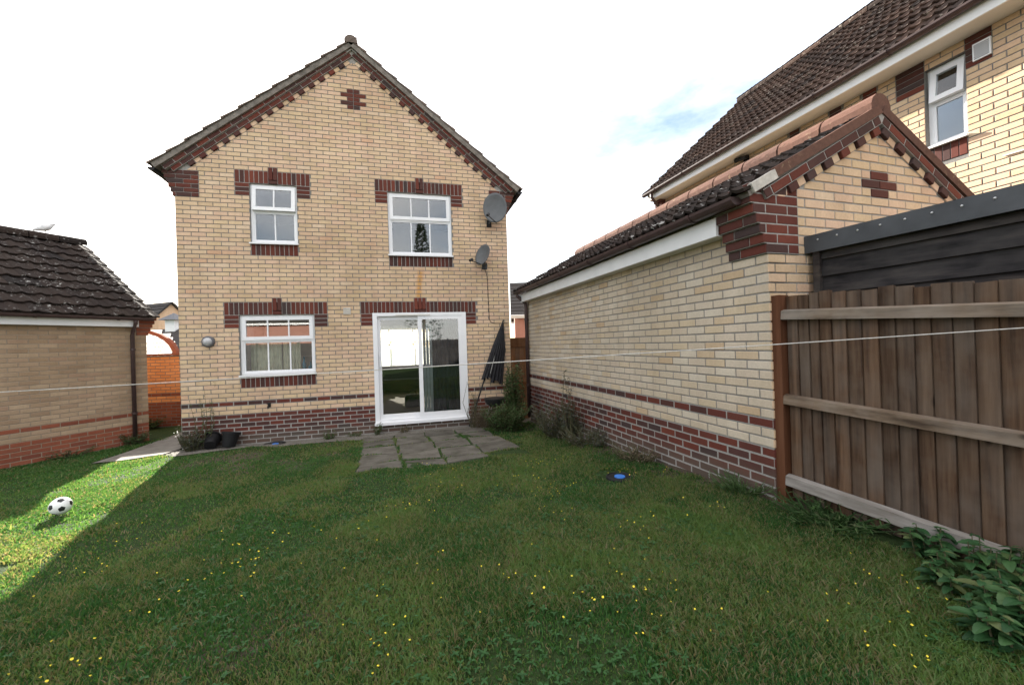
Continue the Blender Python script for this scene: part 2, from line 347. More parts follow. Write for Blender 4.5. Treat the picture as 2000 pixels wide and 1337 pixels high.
def brick_geo(poly, proj, base=.022, bv=.0035):
    n = len(poly); cx = sum(p[0] for p in poly) / n; cz = sum(p[1] for p in poly) / n; f = -proj
    ins = []
    for (a, b) in poly:
        dx, dz = cx - a, cz - b; ins.append((a + math.copysign(min(bv, abs(dx)), dx), b + math.copysign(min(bv, abs(dz)), dz)))
    vs = [(a, base, b) for a, b in poly] + [(a, f + bv * .8, b) for a, b in poly] + [(a, f, b) for a, b in ins]; fs = [tuple(2 * n + i for i in range(n))]
    for i in range(n):
        j = (i + 1) % n; fs += [(i, j, n + j, n + i), (n + i, n + j, 2 * n + j, 2 * n + i)]
    return vs, fs
CACHE = {}
def put_bricks(wall, recs, name='brick', cap=300, base=.022):
    W = wmat(wall); sc = []
    for i, (poly, mat, pj) in enumerate(recs):
        c = W @ Vector((sum(p[0] for p in poly) / len(poly), 0, sum(p[1] for p in poly) / len(poly)))
        d = c - CAM; vis = d.dot(fw)
        if vis < .3: s = 0
        else:
            px = abs(d.dot(rt2) / vis); s = area(poly) / vis ** 2 * (1 if px < 1.33 else .01)
        sc.append((s, i))
    sc.sort(reverse=True); top = set(i for s, i in sc[:cap]); rest = {}
    for i, (poly, mat, pj) in enumerate(recs):
        if i in top:
            cx, cz = poly[0]; w, h = poly[1][0] - cx, poly[-1][1] - cz; rect = len(poly) == 4 and abs(poly[2][0] - poly[1][0]) < 1e-6 and abs(poly[0][1] - poly[1][1]) < 1e-6 and abs(poly[3][0] - cx) < 1e-6
            key = (round(w, 3), round(h, 3), mat, round(pj, 3), base)
            if rect and key in CACHE: me = CACHE[key]
            else:
                vs, fs = brick_geo([(a - cx, b - cz) for a, b in poly], pj, base); b_ = MB(); b_.add(vs, fs); me = b_.mesh(name, mat)
                if rect: CACHE[key] = me
            o = bpy.data.objects.new(name, me); col.objects.link(o); o.parent = wall; o.location = (cx, 0, cz)
        else:
            b_ = rest.setdefault(mat, MB()); vs, fs = brick_geo(poly, pj, base); b_.add(vs, fs, 0, random.random())
    allb = MB(); mats = list(rest)
    for k, mt in enumerate(mats):
        b_ = rest[mt]; o = len(allb.v); allb.v += b_.v; allb.f += [tuple(i + o for i in f) for f in b_.f]; allb.mi += [k] * len(b_.f); allb.r += b_.r
    if mats: allb.build(name + 'work', mats, wall, kind='stuff')
def wall_core(u0, u1, z0, z1, th, holes=(), y0=0.0, mi=0):
    """boxes round rectangular openings"""
    b = MB(); us = sorted({u0, u1, *[h[0] for h in holes], *[h[1] for h in holes]}); 
    for a, c in zip(us[:-1], us[1:]):
        hs = sorted([(h[2], h[3]) for h in holes if h[0] <= a + 1e-6 and h[1] >= c - 1e-6]); z = z0
        for (p, q) in hs + [(z1, z1)]:
            if p - z > 1e-4: b.box(a, c, y0, y0 + th, z, p)
            z = q
    return b
# ---- roof tiles: frame x along the eave, y up the slope, z out
def tile_mesh(cover, length, mat, rolls=2, name='roof_tile'):
    key = ('tile', cover, length, mat, rolls)
    if key in CACHE: return CACHE[key]
    prof = []; n = 8
    for i in range(n + 1):
        t = i / n; ph = (t * rolls) % 1.0; h = .028 * max(0, math.sin(math.pi * min(1, ph / .55))) ** 1.2 if ph < .55 else 0
        prof.append((t * (cover + .012) - .006, h))
    lo, hi, th = .058, .012, .026; vs = []; fs = []
    for (a, h) in prof: vs += [(a, 0, lo + h), (a, length, hi + h), (a, 0, lo + h - th), (a, .05, lo + h - th - .004)]
    for i in range(n): o = i * 4; fs += [(o, o + 4, o + 5, o + 1), (o + 2, o + 6, o + 4, o), (o + 3, o + 7, o + 6, o + 2)]
    e = n * 4; fs += [(0, 1, 3, 2), (e, e + 2, e + 3, e + 1)]
    b = MB(); b.add(vs, fs); CACHE[key] = b.mesh(name, mat); return CACHE[key]
def put_tiles(roof, length, slope, cover, gauge, mat, cap=300, rolls=2, y0=0.0, jit=.004, z0=0.0):
    me = tile_mesh(cover, gauge + .075, mat, rolls); nv = np.array([v.co[:] for v in me.vertices]); fcs = [tuple(p.vertices) for p in me.polygons]
    W = wmat(roof); T = []; nc = max(1, int(round(length / cover))); nr_ = int(math.ceil(slope / gauge - .15)); cv = length / nc
    for r_ in range(nr_):
        for c in range(nc):
            x, y = c * cv + random.uniform(-jit, jit) * .5, y0 + r_ * gauge + random.uniform(-jit, jit); z = z0 + random.uniform(-.002, .005)
            w = W @ Vector((x + cover / 2, y + gauge / 2, 0)); d = w - CAM; v = d.dot(fw); s = 0
            if v > .3: s = (1 if abs(d.dot(rt2) / v) < 1.35 and abs(d.dot(up2) / v) < .95 else .01) / v ** 2
            T.append((s, x, y, z))
    T.sort(key=lambda t: -t[0]); rest = MB()
    for i, (s, x, y, z) in enumerate(T):
        rot = Matrix.Rotation(random.uniform(-.012, .012), 4, 'Z') @ Matrix.Rotation(random.uniform(-.012, .012), 4, 'Y') @ Matrix.Rotation(random.uniform(-.004, .014), 4, 'X')
        if i < cap:
            o = bpy.data.objects.new('roof_tile', me); col.objects.link(o); o.parent = roof; o.matrix_local = Matrix.Translation((x, y, z)) @ rot
        else: rest.add(nv + np.array((x, y, z)), fcs, 0, random.random())
    if rest.v: rest.build('roof_tiling', mat, roof, kind='stuff')
def ridge_tiles(parent, p0, p1, mat, rad=.115, seg=.45, name='ridge_tile'):
    p0, p1 = Vector(p0), Vector(p1); L = (p1 - p0).length; n = max(1, round(L / seg)); d = (p1 - p0) / n; ax = d.normalized(); side = ax.cross(Vector((0, 0, 1))).normalized(); upv = side.cross(ax)
    b = MB(); k = 9; l = d.length * 1.0; prof = [(math.pi * (-.08 + 1.16 * i / (k - 1))) for i in range(k)]
    vs = []; 
    for (t, sc) in ((0, 1.0), (.965, .97)):
        for a in prof: vs.append((math.cos(a) * rad * sc, t * l, math.sin(a) * rad * sc))
    for (t, sc) in ((0, .84), (.965, .82)):
        for a in prof: vs.append((math.cos(a) * rad * sc, t * l, math.sin(a) * rad * sc))
    fs = []
    for i in range(k - 1): fs += [(i, i + 1, k + i + 1, k + i), (2 * k + i + 1, 2 * k + i, 3 * k + i, 3 * k + i + 1), (i + 1, i, 2 * k + i, 2 * k + i + 1), (k + i, k + i + 1, 3 * k + i + 1, 3 * k + i)]
    fs.append(tuple(range(3 * k - 1, 2 * k - 1, -1)))
    b.add(vs, fs); me = b.mesh(name, mat, False)
    for i in range(n):
        mm = Matrix.Identity(4); o_ = p0 + d * i
        for r_ in range(3): mm[r_][0] = side[r_]; mm[r_][1] = ax[r_]; mm[r_][2] = upv[r_]; mm[r_][3] = o_[r_]
        o = obj(name, me, parent, mm @ Matrix.Rotation(random.uniform(-.01, .01), 4, 'Y'))
def gutter(parent, p0, p1, rad=.055, mat='brown_plastic', brackets=.9, name='gutter'):
    p0, p1 = Vector(p0), Vector(p1); d = (p1 - p0); L = d.length; d.normalize(); side = d.cross(Vector((0, 0, 1))).normalized(); k = 9; b = MB(); vs = []
    for q in (p0, p1):
        for rr in (rad, rad - .006):
            for i in range(k): a = math.pi * (1 + i / (k - 1)); vs.append(q + side * math.cos(a) * rr + Vector((0, 0, math.sin(a) * rr)))
    fs = []
    for i in range(k - 1): fs += [(i, i + 1, 2 * k + i + 1, 2 * k + i), (k + i + 1, k + i, 3 * k + i, 3 * k + i + 1)]
    fs += [(0, 2 * k, 3 * k, k), (k - 1, 2 * k - 1, 4 * k - 1, 3 * k - 1), tuple(range(k)), tuple(range(3 * k - 1, 2 * k - 1, -1))]
    b.add(vs, fs); g = b.build(name, mat, parent, smooth=False)
    n = max(1, int(L / brackets))
    bm_ = MB(); 
    for i in range(k - 1):
        a0, a1 = math.pi * (1 + i / (k - 1)), math.pi * (1 + (i + 1) / (k - 1)); q = [(math.cos(a) * rr, math.sin(a) * rr) for a in (a0, a1) for rr in (rad + .002, rad + .009)]
        bm_.add([Vector((side * x_)) + Vector((0, 0, z_)) + d * t for t in (-.016, .016) for x_, z_ in (q[0], q[1], q[3], q[2])], [(0, 1, 2, 3), (7, 6, 5, 4), (1, 5, 6, 2), (0, 3, 7, 4)])
    me = bm_.mesh('gutter_bracket', mat)
    for i in range(n):
        o = bpy.data.objects.new('gutter_bracket', me); col.objects.link(o); o.parent = g; o.location = p0 + d * (L * (i + .5) / n)
    return g
def downpipe(parent, pts, rad=.034, mat='brown_plastic', clips=()):
    o = MB().tube(pts, rad, 12).build('downpipe', mat, parent, smooth=True)
    for (x_, y_, z_) in clips:
        MB().lathe([(rad, -.02), (rad + .008, -.02), (rad + .008, .02), (rad, .02)], 14, (x_, y_, z_)).build('pipe_clip', mat, o)
    return o
def window(parent, x0, x1, z0, z1, cols, split, y=.035, tilt=0, barw=.022, glass='glass', sill=True, name='window', single_bar=True):
    """uPVC window: outer frame, opening top light over a fixed light, bars and panes"""
    fwid, D = .042, .06; b = MB()
    b.box(x0, x0 + fwid, y, y + D, z0, z1).box(x1 - fwid, x1, y, y + D, z0, z1).box(x0 + fwid, x1 - fwid, y, y + D, z0, z0 + fwid).box(x0 + fwid, x1 - fwid, y, y + D, z1 - fwid, z1)
    b.box(x0 + fwid, x1 - fwid, y + .002, y + D - .002, split - .02, split + .02)
    w = b.build(name, 'upvc', parent)
    if sill: MB().prism([(x0 - .015, z0 - .028), (x1 + .015, z0 - .028), (x1 + .015, z0 - .003), (x0 - .015, z0 - .003)], -.055, y + .02).build('sill', 'upvc', w)
    def light(a, c, p, q, cw, yy, nm, depth):
        e = MB(); e.box(a, a + cw, 0, depth, p - q, 0).box(c - cw, c, 0, depth, p - q, 0).box(a + cw, c - cw, 0, depth, p - q, p - q + cw).box(a + cw, c - cw, 0, depth, -cw, 0)
        mm = Matrix.Translation((0, yy, q)) @ Matrix.Rotation(-tilt if nm == 'casement' else 0, 4, 'X')
        cs = e.build(nm, 'upvc', w, mm)
        return mm, a + cw, c - cw, p - q + cw, -cw
    for (p, q, cw, yy, nm, dp) in ((split + .006, z1 - fwid + .012, .062, y - .016, 'casement', .05), (z0 + fwid - .002, split - .018, .024, y + .012, 'fixed_light', .03)):
        a, c = (x0 + fwid - .012, x1 - fwid + .012) if nm == 'casement' else (x0 + fwid, x1 - fwid)
        mm, ga, gc, gp, gq = light(a, c, p, q, cw, yy, nm, dp)
        wd = (gc - ga) / cols
        for i in range(1, cols):
            MB().box(ga + wd * i - barw / 2, ga + wd * i + barw / 2, .006, .026, gp - .001, gq + .001).build('glazing_bar', 'upvc', w, mm)
        for i in range(cols):
            l_, r_ = ga + wd * i + (barw / 2 if i else 0), ga + wd * (i + 1) - (barw / 2 if i < cols - 1 else 0)
            MB().box(l_ - .002, r_ + .002, .012, .018, gp - .002, gq + .002).build('pane', glass, w, mm)
    return w

# ------------------------------------------------------------------ ground
def gh(x, y):
    x = np.asarray(x, float); y = np.asarray(y, float)
    z = -.545 + .066 * np.clip(-y, 0, 5.5) + .02 * np.clip(-y - 5.5, 0, 30) - .035 * np.clip(-x, 0, 3) - .03 * np.clip(y, 0, 3)
    n = .010 * np.sin(x * 2.1 + y * 1.3) + .008 * np.sin(x * 4.7 - y * 3.1 + 1) + .005 * np.sin(x * 9 + y * 7)
    return z + n * np.clip(-y * 2, 0, 1)
def gz1(x, y): return float(gh(x, y))
xs = np.concatenate([[-400, -150, -60, -30, -18, -12, -8, -6], np.arange(-5, 7.61, .14), [8.5, 10, 13, 18, 30, 60, 150, 400]])
ys = np.concatenate([[-400, -150, -60, -30, -20, -15, -12], np.arange(-10.5, 1.0, .14), [1.5, 2.5, 4, 6, 9, 14, 25, 60, 150, 400]])
gx_, gy_ = np.meshgrid(xs, ys); gzv = gh(gx_, gy_)
b = MB(); b.v = [tuple(p) for p in np.stack([gx_.ravel(), gy_.ravel(), gzv.ravel()], 1)]; nx = len(xs)
b.f = [(j * nx + i, j * nx + i + 1, (j + 1) * nx + i + 1, (j + 1) * nx + i) for j in range(len(ys) - 1) for i in range(nx - 1)]; b.mi = [0] * len(b.f); b.r = [0] * len(b.f)
gob = b.build('ground', 'soil', smooth=True, kind='structure')
def wear(x, y):
    w = np.exp(-(((x - 1.7) / 1.5) ** 2 + ((y + 1.5) / 1.2) ** 2)) * (.45 + .55 * np.clip(np.sin(x * 3.1 + y * 1.7) + np.sin(x * 1.3 - y * 4.1 + 2) + .6, 0, 1))
    w = np.maximum(w, .6 * np.exp(-(((x - 3.0) / .5) ** 2 + ((y + 5.9) / .35) ** 2))); w = np.maximum(w, .6 * np.exp(-(((x - 4.9) / .5) ** 2 + ((y + 5.0) / .3) ** 2))); w = np.maximum(w, .5 * np.exp(-(((x - 2.2) / .4) ** 2 + ((y + 4.6) / .3) ** 2)))
    d = 6.447 + (y + 5.452) * -.0486 - x
    return np.maximum(w, np.exp(-(np.clip(d, 0, 9) / (.36 + .10 * np.sin(y * 5.0))) ** 2) * (y > -5.6))
wa = gob.data.attributes.new('worn', 'FLOAT', 'POINT'); wa.data.foreach_set('value', wear(gx_, gy_).ravel().astype(np.float32))
def sheet(name, poly_rows, mat, lift=.012, label=None):
    """rows of (x, y) points laid on the ground"""
    b = MB(); n = len(poly_rows[0])
    for row in poly_rows:
        for (x_, y_) in row: b.v.append((x_, y_, gz1(x_, y_) + lift))
    b.f = [(j * n + i, j * n + i + 1, (j + 1) * n + i + 1, (j + 1) * n + i) for j in range(len(poly_rows) - 1) for i in range(n - 1)]; b.mi = [0] * len(b.f); b.r = [0] * len(b.f)
    return b.build(name, mat, kind='structure')
# side path, running back between the house and the left garage
rows = []
for t in np.linspace(0, 1, 14):
    y_ = -.42 + t * 4.6; xl = -.98 - .05 * t * 4; xr = -.06
    rows.append([(xl + (xr - xl) * s + .02 * math.sin(9 * t + 5 * s), y_) for s in np.linspace(0, 1, 6)])
sheet('path', rows, 'concrete_path', .02)
# gravel and dirt strip under the house wall
rows = []
for s in np.linspace(0, 1, 30):
    x_ = -.06 + s * 2.95; rows.append([(x_, -.01 - (.50 + .05 * math.sin(x_ * 5) + .03 * math.sin(x_ * 13)) * t) for t in np.linspace(0, 1, 5)])
sheet('gravel_bed', rows, 'gravel_strip', .010)
rows = []
for s in np.linspace(0, 1, 22):
    x_ = 2.89 + s * 2.95; rows.append([(x_, -.01 - .46 * t) for t in np.linspace(0, 1, 4)])
sheet('dirt_bed', rows, 'gravel_strip', .011)
# patio slabs
patio = thing('patio', 'sunken grey concrete slab patio in front of the sliding door', 'patio', loc=(3.9, -1.5, gz1(3.9, -1.5)))
PO = Vector(patio.location); slabs = []
xc = [2.87, 3.41, 3.93, 4.47, 5.00]; yr = [-.24, -.84, -1.42, -2.02, -2.64, -3.06]
for i in range(4):
    for j in range(5):
        if i == 3 and j == 4: continue
        x0, x1, y1, y0 = xc[i] + .010, xc[i + 1] - .010, yr[j] - .010 - .015 * i, yr[j + 1] + .010 - .015 * i
        if i == 2 and j == 4: y0 += .14
        dx = .085 * -(y0 + y1) / 2; x0 += dx; x1 += dx
        q = [(x0, y0), (x1, y0), (x1, y1), (x0, y1)]; j1 = [random.uniform(-.007, .007) for _ in range(12)]; vs = []
        tz = random.uniform(-.010, .006)
        for k, (a, c) in enumerate(q): vs.append((a + j1[k] - PO.x, c + j1[k + 4] - PO.y, gz1(a, c) + .002 + tz + j1[k + 8] * .4 - PO.z))
        cxm = sum(v[0] for v in vs) / 4; cym = sum(v[1] for v in vs) / 4
        top = [(v[0] + (cxm - v[0]) * .018, v[1] + (cym - v[1]) * .018, v[2] + .012) for v in vs]; lowv = [(v[0], v[1], v[2] - .05) for v in vs]
        sb = MB(); sb.add(top + vs + lowv, [(0, 1, 2, 3)] + [(4 + k, 4 + (k + 1) % 4, (k + 1) % 4, k) for k in range(4)] + [(8 + k, 8 + (k + 1) % 4, 4 + (k + 1) % 4, 4 + k) for k in range(4)])
        sb.build('slab', 'slab', patio)

# ------------------------------------------------------------------ main house
HW, HC = 5.772, 2.886; TH = math.atan(.80)
house = thing('brick_house', 'detached cream brick house with red brick bands and a steep gable', 'house')
U3, U2 = 2.900, 3.217
OPEN = {'kitchen': (.90, 2.10, 9 * CO, 23 * CO), 'door': (U3 + .225, U3 + 1.95, -.385, 23 * CO), 'bath': (1.12, 1.87, 40 * CO, 54 * CO), 'bed': (U2 + .225, U2 + 1.425, 38 * CO, 54 * CO)}
holes = list(OPEN.values())
wb = wall_core(0, HW, -.9, 4.2, .28, holes)
gA = 6.425; gs = .822
wb.prism([(0, 4.2), (HW, 4.2), (HW, 4.205), (HC, 6.60), (0, 4.205)], 0, .28)
# side and rear walls
wb.box(0, .28, .28, 1.0, -.9, 4.2).box(0, .28, 2.5, 6.1, -.9, 4.2).box(0, .28, 1.0, 2.5, -.9, .65).box(0, .28, 1.0, 2.5, 1.75, 4.2).box(HW - .28, HW, .28, 6.1, -.9, 4.2)
hwall = wb.build('wall', 'mortar', house)
rear = wall_core(0, HW, -.9, 4.2, .28, [(2.30, 4.70, .42, 1.72)], 6.1); rear.prism([(0, 4.2), (HW, 4.2), (HC, 6.5)], 6.1, 6.38); rear.build('rear_wall', 'mortar', house)
recs = []; sold = []; RZ = []
def lintel(u0, nL, nK, nR, kb, opening):
    w = (nL + nK + nR) * CO; h = []; x_ = u0
    for i in range(nL): sold.append(brick(x_ + .005, x_ + CO - .005, kb * CO + .005, (kb + 3) * CO - .005, 'red_brick', .008)); x_ += CO
    kx = x_
    sold.append(brick(kx + .005, kx + nK * CO - .005, kb * CO + .005, kb * CO + CO * .85, 'red_brick', .010))
    for i in range(nK): sold.append(brick(x_ + .005, x_ + CO - .005, kb * CO + CO * .85 + .01, (kb + 4) * CO - .005, 'red_brick', .010)); x_ += CO
    for i in range(nR): sold.append(brick(x_ + .005, x_ + CO - .005, kb * CO + .005, (kb + 3) * CO - .005, 'red_brick', .008)); x_ += CO
    RZ.append((u0, x_, kb * CO, (kb + 3) * CO)); RZ.append((kx, kx + nK * CO, kb * CO, (kb + 4) * CO))
    for r_ in range(3):
        for (a, c) in ((u0, opening[0]), (opening[1], x_)): recs.append(brick(a + .005, c - .005, (kb - 3 + r_) * CO + .005, (kb - 2 + r_) * CO - .005, 'red_brick', .008))
    RZ.append((u0, opening[0], (kb - 3) * CO, kb * CO)); RZ.append((opening[1], x_, (kb - 3) * CO, kb * CO))
def sillrow(u0, n, kt):
    for i in range(n): sold.append(brick(u0 + i * CO + .005, u0 + (i + 1) * CO - .005, (kt - 3) * CO + .005, kt * CO - .012, 'red_brick', .008))
    RZ.append((u0, u0 + n * CO, (kt - 3) * CO, kt * CO))
lintel(.675, 10, 2, 10, 23, OPEN['kitchen']); sillrow(.90, 16, 9)
lintel(U3, 13, 3, 13, 23, OPEN['door'])
lintel(.895, 7, 2, 7, 54, OPEN['bath']); sillrow(1.12, 10, 40)
lintel(U2, 10, 2, 10, 54, OPEN['bed']); sillrow(U2 + .225, 16, 38)
# corbel blocks at the eaves
CB = .354
for r_ in range(6):
    k = 50 + r_; o_ = .030 * (r_ + 1); s_ = 0 if r_ % 2 else .1111
    for side in (0, 1):
        a = -o_; edges = [a]; e = CB
        xs_ = []; t_ = CB - (.2222 if r_ % 2 else .1111)
        while t_ > a + .05: xs_.append(t_); t_ -= .2222
        edges = [a] + sorted(xs_) + [CB]
        for p, q in zip(edges[:-1], edges[1:]):
            if side: p, q = HW - q, HW - p
            recs.append(brick(p + .004, q - .004, k * CO + .005, (k + 1) * CO - .005, 'red_brick', .012))
    for (a, c) in ((-o_ + .006, 0), (HW, HW + o_ - .006)): MB().box(a, c, .001, 6.2, k * CO, (k + 1) * CO + (.0 if r_ < 5 else .03)).build('corbel_course', 'mortar_light', hwall)
RZ += [(-.5, CB, 50 * CO, 56 * CO), (HW - CB, HW + .5, 50 * CO, 56 * CO)]
holes2 = holes + RZ
# small cross of red bricks high in the gable
vc = []
for (dk, half) in ((0, 1), (1, 2), (2, 1), (3, 2), (4, 1)):
    k = 74 + dk; RZ2 = (HC - half * .1111 - .0, HC + half * .1111, k * CO, (k + 1) * CO); holes2.append(RZ2)
    for sgn in (-1, 1):
        a, c = (HC - half * .1111, HC) if sgn < 0 else (HC, HC + half * .1111); recs.append(brick(a + .005, c - .006, k * CO + .005, (k + 1) * CO - .005, 'red_brick', .007))
colr = lambda k: 'red_brick' if (k < 0 or k == 2) else 'cream_brick'
clips = [(-gs, 1, gA - gs * HC), (gs, 1, gA + gs * HC)]
recs += field(.003, HW - .003, -11, 0, colr, holes2, clips=clips)
recs += field(.003, HW - .003, 0, 86, colr, holes2, clips=clips)
put_bricks(hwall, recs); put_bricks(hwall, sold, 'soldier_brick')
# light mortar showing behind the red bricks
b = MB()
for (a, c, p, q) in RZ[:24]: b.box(max(a, 0), min(c, HW), -.0045, .004, p, q)
b.box(0, HW, -.0045, .004, -.9, -.002).box(0, HW, -.0045, .004, 2 * CO, 3 * CO)
# remove the doorway area from the light mortar strip by building it in two lengths
b = MB()
for (a, c, p, q) in RZ[:24]: b.box(max(a, 0), min(c, HW), -.0045, .004, p, q)
for (a, c) in ((0, OPEN['door'][0]), (OPEN['door'][1], HW)): b.box(a, c, -.0045, .004, -.385, -.002).box(a, c, -.0045, .004, 2 * CO, 3 * CO)
b.box(0, HW, -.0045, .004, -.9, -.386)
b.build('pointing', 'mortar_light', hwall, kind='stuff')
# raking verge courses
SL = (HC - .02) / math.cos(math.atan(gs)) ; ga_ = math.atan(gs)
for side in (-1, 1):
    if side < 0: fr_ = frame((0, 0, gA - gs * HC), (math.cos(ga_), 0, math.sin(ga_)), (0, 1, 0))
    else: fr_ = frame((HC, 0, gA), (math.cos(ga_), 0, -math.sin(ga_)), (0, 1, 0))
    b = MB(); L = HC / math.cos(ga_)
    lo, hi = (.18, L + .0) if side < 0 else (0, L - .18)
    e = [0, CO * math.tan(ga_), 2 * CO * math.tan(ga_), 3 * CO * math.tan(ga_)]
    for c, yo in enumerate((-.004, -.040, -.074)):
        if side < 0: p, q = (.10, .07, .0)[c], L - .0
        else: p, q = 0, L - (.10, .07, .0)[c]
        x0a, x0b = (p, p) if side < 0 else (e[c] * 0, 0)
        if side < 0: poly = [(p, c * CO), (L + e[c], c * CO), (L + e[c + 1], (c + 1) * CO), (p, (c + 1) * CO)]
        else: poly = [(-e[c], c * CO), (q, c * CO), (q, (c + 1) * CO), (-e[c + 1], (c + 1) * CO)]
        b.prism(poly, yo, .28)
    vw = b.build('verge_corbel', 'mortar_light', house, fr_)
    rr = []; n = 0; t = (L - .06) if side < 0 else .06
    seq = []
    # dentil headers alternate red and cream
    N = int((L - .34) / .1125)
    for i in range(N):
        if side < 0: a = L - .04 - (i + 1) * .1125
        else: a = .04 + i * .1125
        redb = (i % 2 == 1); rr.append(brick(a + .005, a + .1075, .006, CO - .005, 'red_brick' if redb else 'cream_brick', .040 if redb else .013))
    for c, pj in ((1, .0435), (2, .0775)):
        N = int((L + .12 * c) / .2222) + 1
        for i in range(N):
            o_ = .1111 * (c - 1) - .03
            if side < 0: a = L + e[c] - .02 - o_ - (i + 1) * .2222; a1 = a + .2122; lim = -.12 - .1 * c
            else: a = -e[c] + .02 + o_ + i * .2222; a1 = a + .2122
            if side < 0 and a < (.10, .075, .005)[c]: a = (.10, .075, .005)[c]
            if side > 0 and a1 > L - (.10, .075, .005)[c]: a1 = L - (.10, .075, .005)[c]
            if a1 - a < .04: continue
            rr.append(brick(a, a1, c * CO + .005, (c + 1) * CO - .005, 'red_brick', pj))
    put_bricks(vw, rr, 'verge_brick', base=.0)
# roof
EAVE_X, EAVE_Z = -.225, 4.178; SLEN = (HC - EAVE_X) / math.cos(TH)
for side in (-1, 1):
    upd = Vector((math.cos(TH) * -side, 0, math.sin(TH))); nrm = Vector((side * math.sin(TH), 0, math.cos(TH))); xd = upd.cross(nrm)
    o_ = Vector((EAVE_X if side < 0 else HW - EAVE_X, 6.5 if side < 0 else -.115, EAVE_Z))
    fr_ = frame(o_, xd, upd); rf = MB().box(0, 6.615, 0, SLEN, -.012, .062).build('roof', 'verge_mortar', house, fr_)
    put_tiles(rf, 6.63, SLEN - .02, .30, .345, 'roof_tile_weathered', cap=150, y0=-.05, z0=.052)
    # verge bedding under the tile ends
    MB().box(6.55 if side < 0 else .005, 6.612 if side < 0 else .065, .0, SLEN, .061, .098).build('verge_bedding', 'verge_mortar', rf)
rz = EAVE_Z + (HC - EAVE_X) * .80
ridge_tiles(house, (HC, -.135, rz + .075), (HC, 6.5, rz + .075), 'roof_tile_weathered', .115)
# gutter ends peeping past the eaves
for x_ in (EAVE_X - .05, HW - EAVE_X + .05): gutter(house, (x_, -.10, EAVE_Z + .0), (x_, 6.4, EAVE_Z + .0), .055, 'black_plastic')
# windows
window(house, *OPEN['kitchen'], 3, 9 * CO + .60, name='kitchen_window')
window(house, *OPEN['bath'], 2, 40 * CO + .57, tilt=R(5.5), name='bathroom_window')
window(house, *OPEN['bed'], 3, 38 * CO + .68, name='bedroom_window')
# sliding door
a, c, z0, z1 = OPEN['door']; y = -.012; b = MB()
b.box(a - .02, a + .062, y, y + .12, z0 + .05, z1 + .012).box(c - .062, c + .02, y, y + .12, z0 + .05, z1 + .012).box(a + .062, c - .062, y, y + .12, z1 - .05, z1 + .012).box(a + .062, c - .062, y, y + .12, z0 + .05, z0 + .10)
dr = b.build('sliding_door', 'upvc', house)
MB().prism([(a - .03, z0), (c + .03, z0), (c + .03, z0 + .05), (a - .03, z0 + .05)], -.075, .11).build('threshold', 'upvc', dr)
MB().box(a + .40, c - .68, y - .016, y - .001, z1 - .045, z1 - .015).build('trickle_vent', 'soffit_white', dr)
mid = 3.975
def sash(l_, r_, yy, w1, nm):
    b = MB(); p, q = z0 + .10, z1 - .05
    b.box(l_, l_ + w1, yy, yy + .045, p, q).box(r_ - w1, r_, yy, yy + .045, p, q).box(l_ + w1, r_ - w1, yy, yy + .045, p, p + .085).box(l_ + w1, r_ - w1, yy, yy + .045, q - .07, q)
    s = b.build(nm, 'upvc', dr)
    MB().box(l_ + w1 - .003, r_ - w1 + .003, yy + .018, yy + .026, p + .082, q - .067).build('pane', 'glass', dr)
sash(a + .063, mid + .02, y + .062, .055, 'sliding_sash'); sash(mid - .045, c - .063, y + .008, .075, 'fixed_sash')
MB().box(a + .078, a + .106, y + .035, y + .062, .70, .95).box(a + .085, a + .099, y + .02, y + .035, .72, .75).box(a + .085, a + .099, y + .02, y + .035, .90, .93).build('handle', 'upvc', dr)
# wall lamp, vent, tap
lm = MB().lathe([(.0, .0), (.098, .0), (.098, .03), (.088, .055), (.072, .06)], 28).build('wall_lamp', 'lead_grey', house, Matrix.Translation((.434, -.004, 1.276)) @ Matrix.Rotation(R(90), 4, 'X'), smooth=False)
MB().lathe([(.0, .10), (.03, .096), (.055, .082), (.070, .058)], 24).build('lamp_lens', 'lamp_glass', lm, smooth=True)
b = MB().box(2.60, 2.725, -.022, 0.0, 1.715, 1.84)
vg = b.build('air_vent', 'bedding_mortar', house)
for i in range(5): MB().box(2.615, 2.71, -.028, -.021, 1.732 + i * .021, 1.744 + i * .021).build('slat', 'bedding_mortar', vg)
b = MB().tube([(1.33, 0, .13), (1.33, -.05, .13), (1.33, -.075, .115), (1.33, -.08, .07)], .012, 8); b.tube([(1.30, -.05, .16), (1.36, -.05, .16)], .008, 6); b.tube([(1.33, -.05, .13), (1.33, -.05, .165)], .007, 6); b.box(1.305, 1.355, -.012, 0, .09, .17)
b.build('outside_tap', 'black_metal', house)
# rooms behind the glass
b = MB(); b.box(.28, HW - .28, .281, 6.1, -.6, -.36); fl = b.build('floor', 'carpet', house)
MB().box(.28, HW - .28, .281, 6.1, 2.08, 2.25).build('ceiling', 'ceiling_white', house)
MB().box(2.14, 2.22, .281, 6.1, -.36, 2.08).box(.28, 2.14, 3.2, 3.3, -.36, 2.08).build('partition', 'room_wall', house)
MB().box(2.45, 2.55, .281, 2.99, 2.25, 4.2).box(.29, HW - .29, 3.0, 3.08, 2.25, 4.2).box(.29, HW - .29, .281, 6.0, 4.2, 4.25).build('upstairs_partition', 'room_wall_dimmed', house)
MB().box(HW - .284, HW - .2805, .281, 6.1, -.36, 2.08).build('plaster', 'room_wall', house)
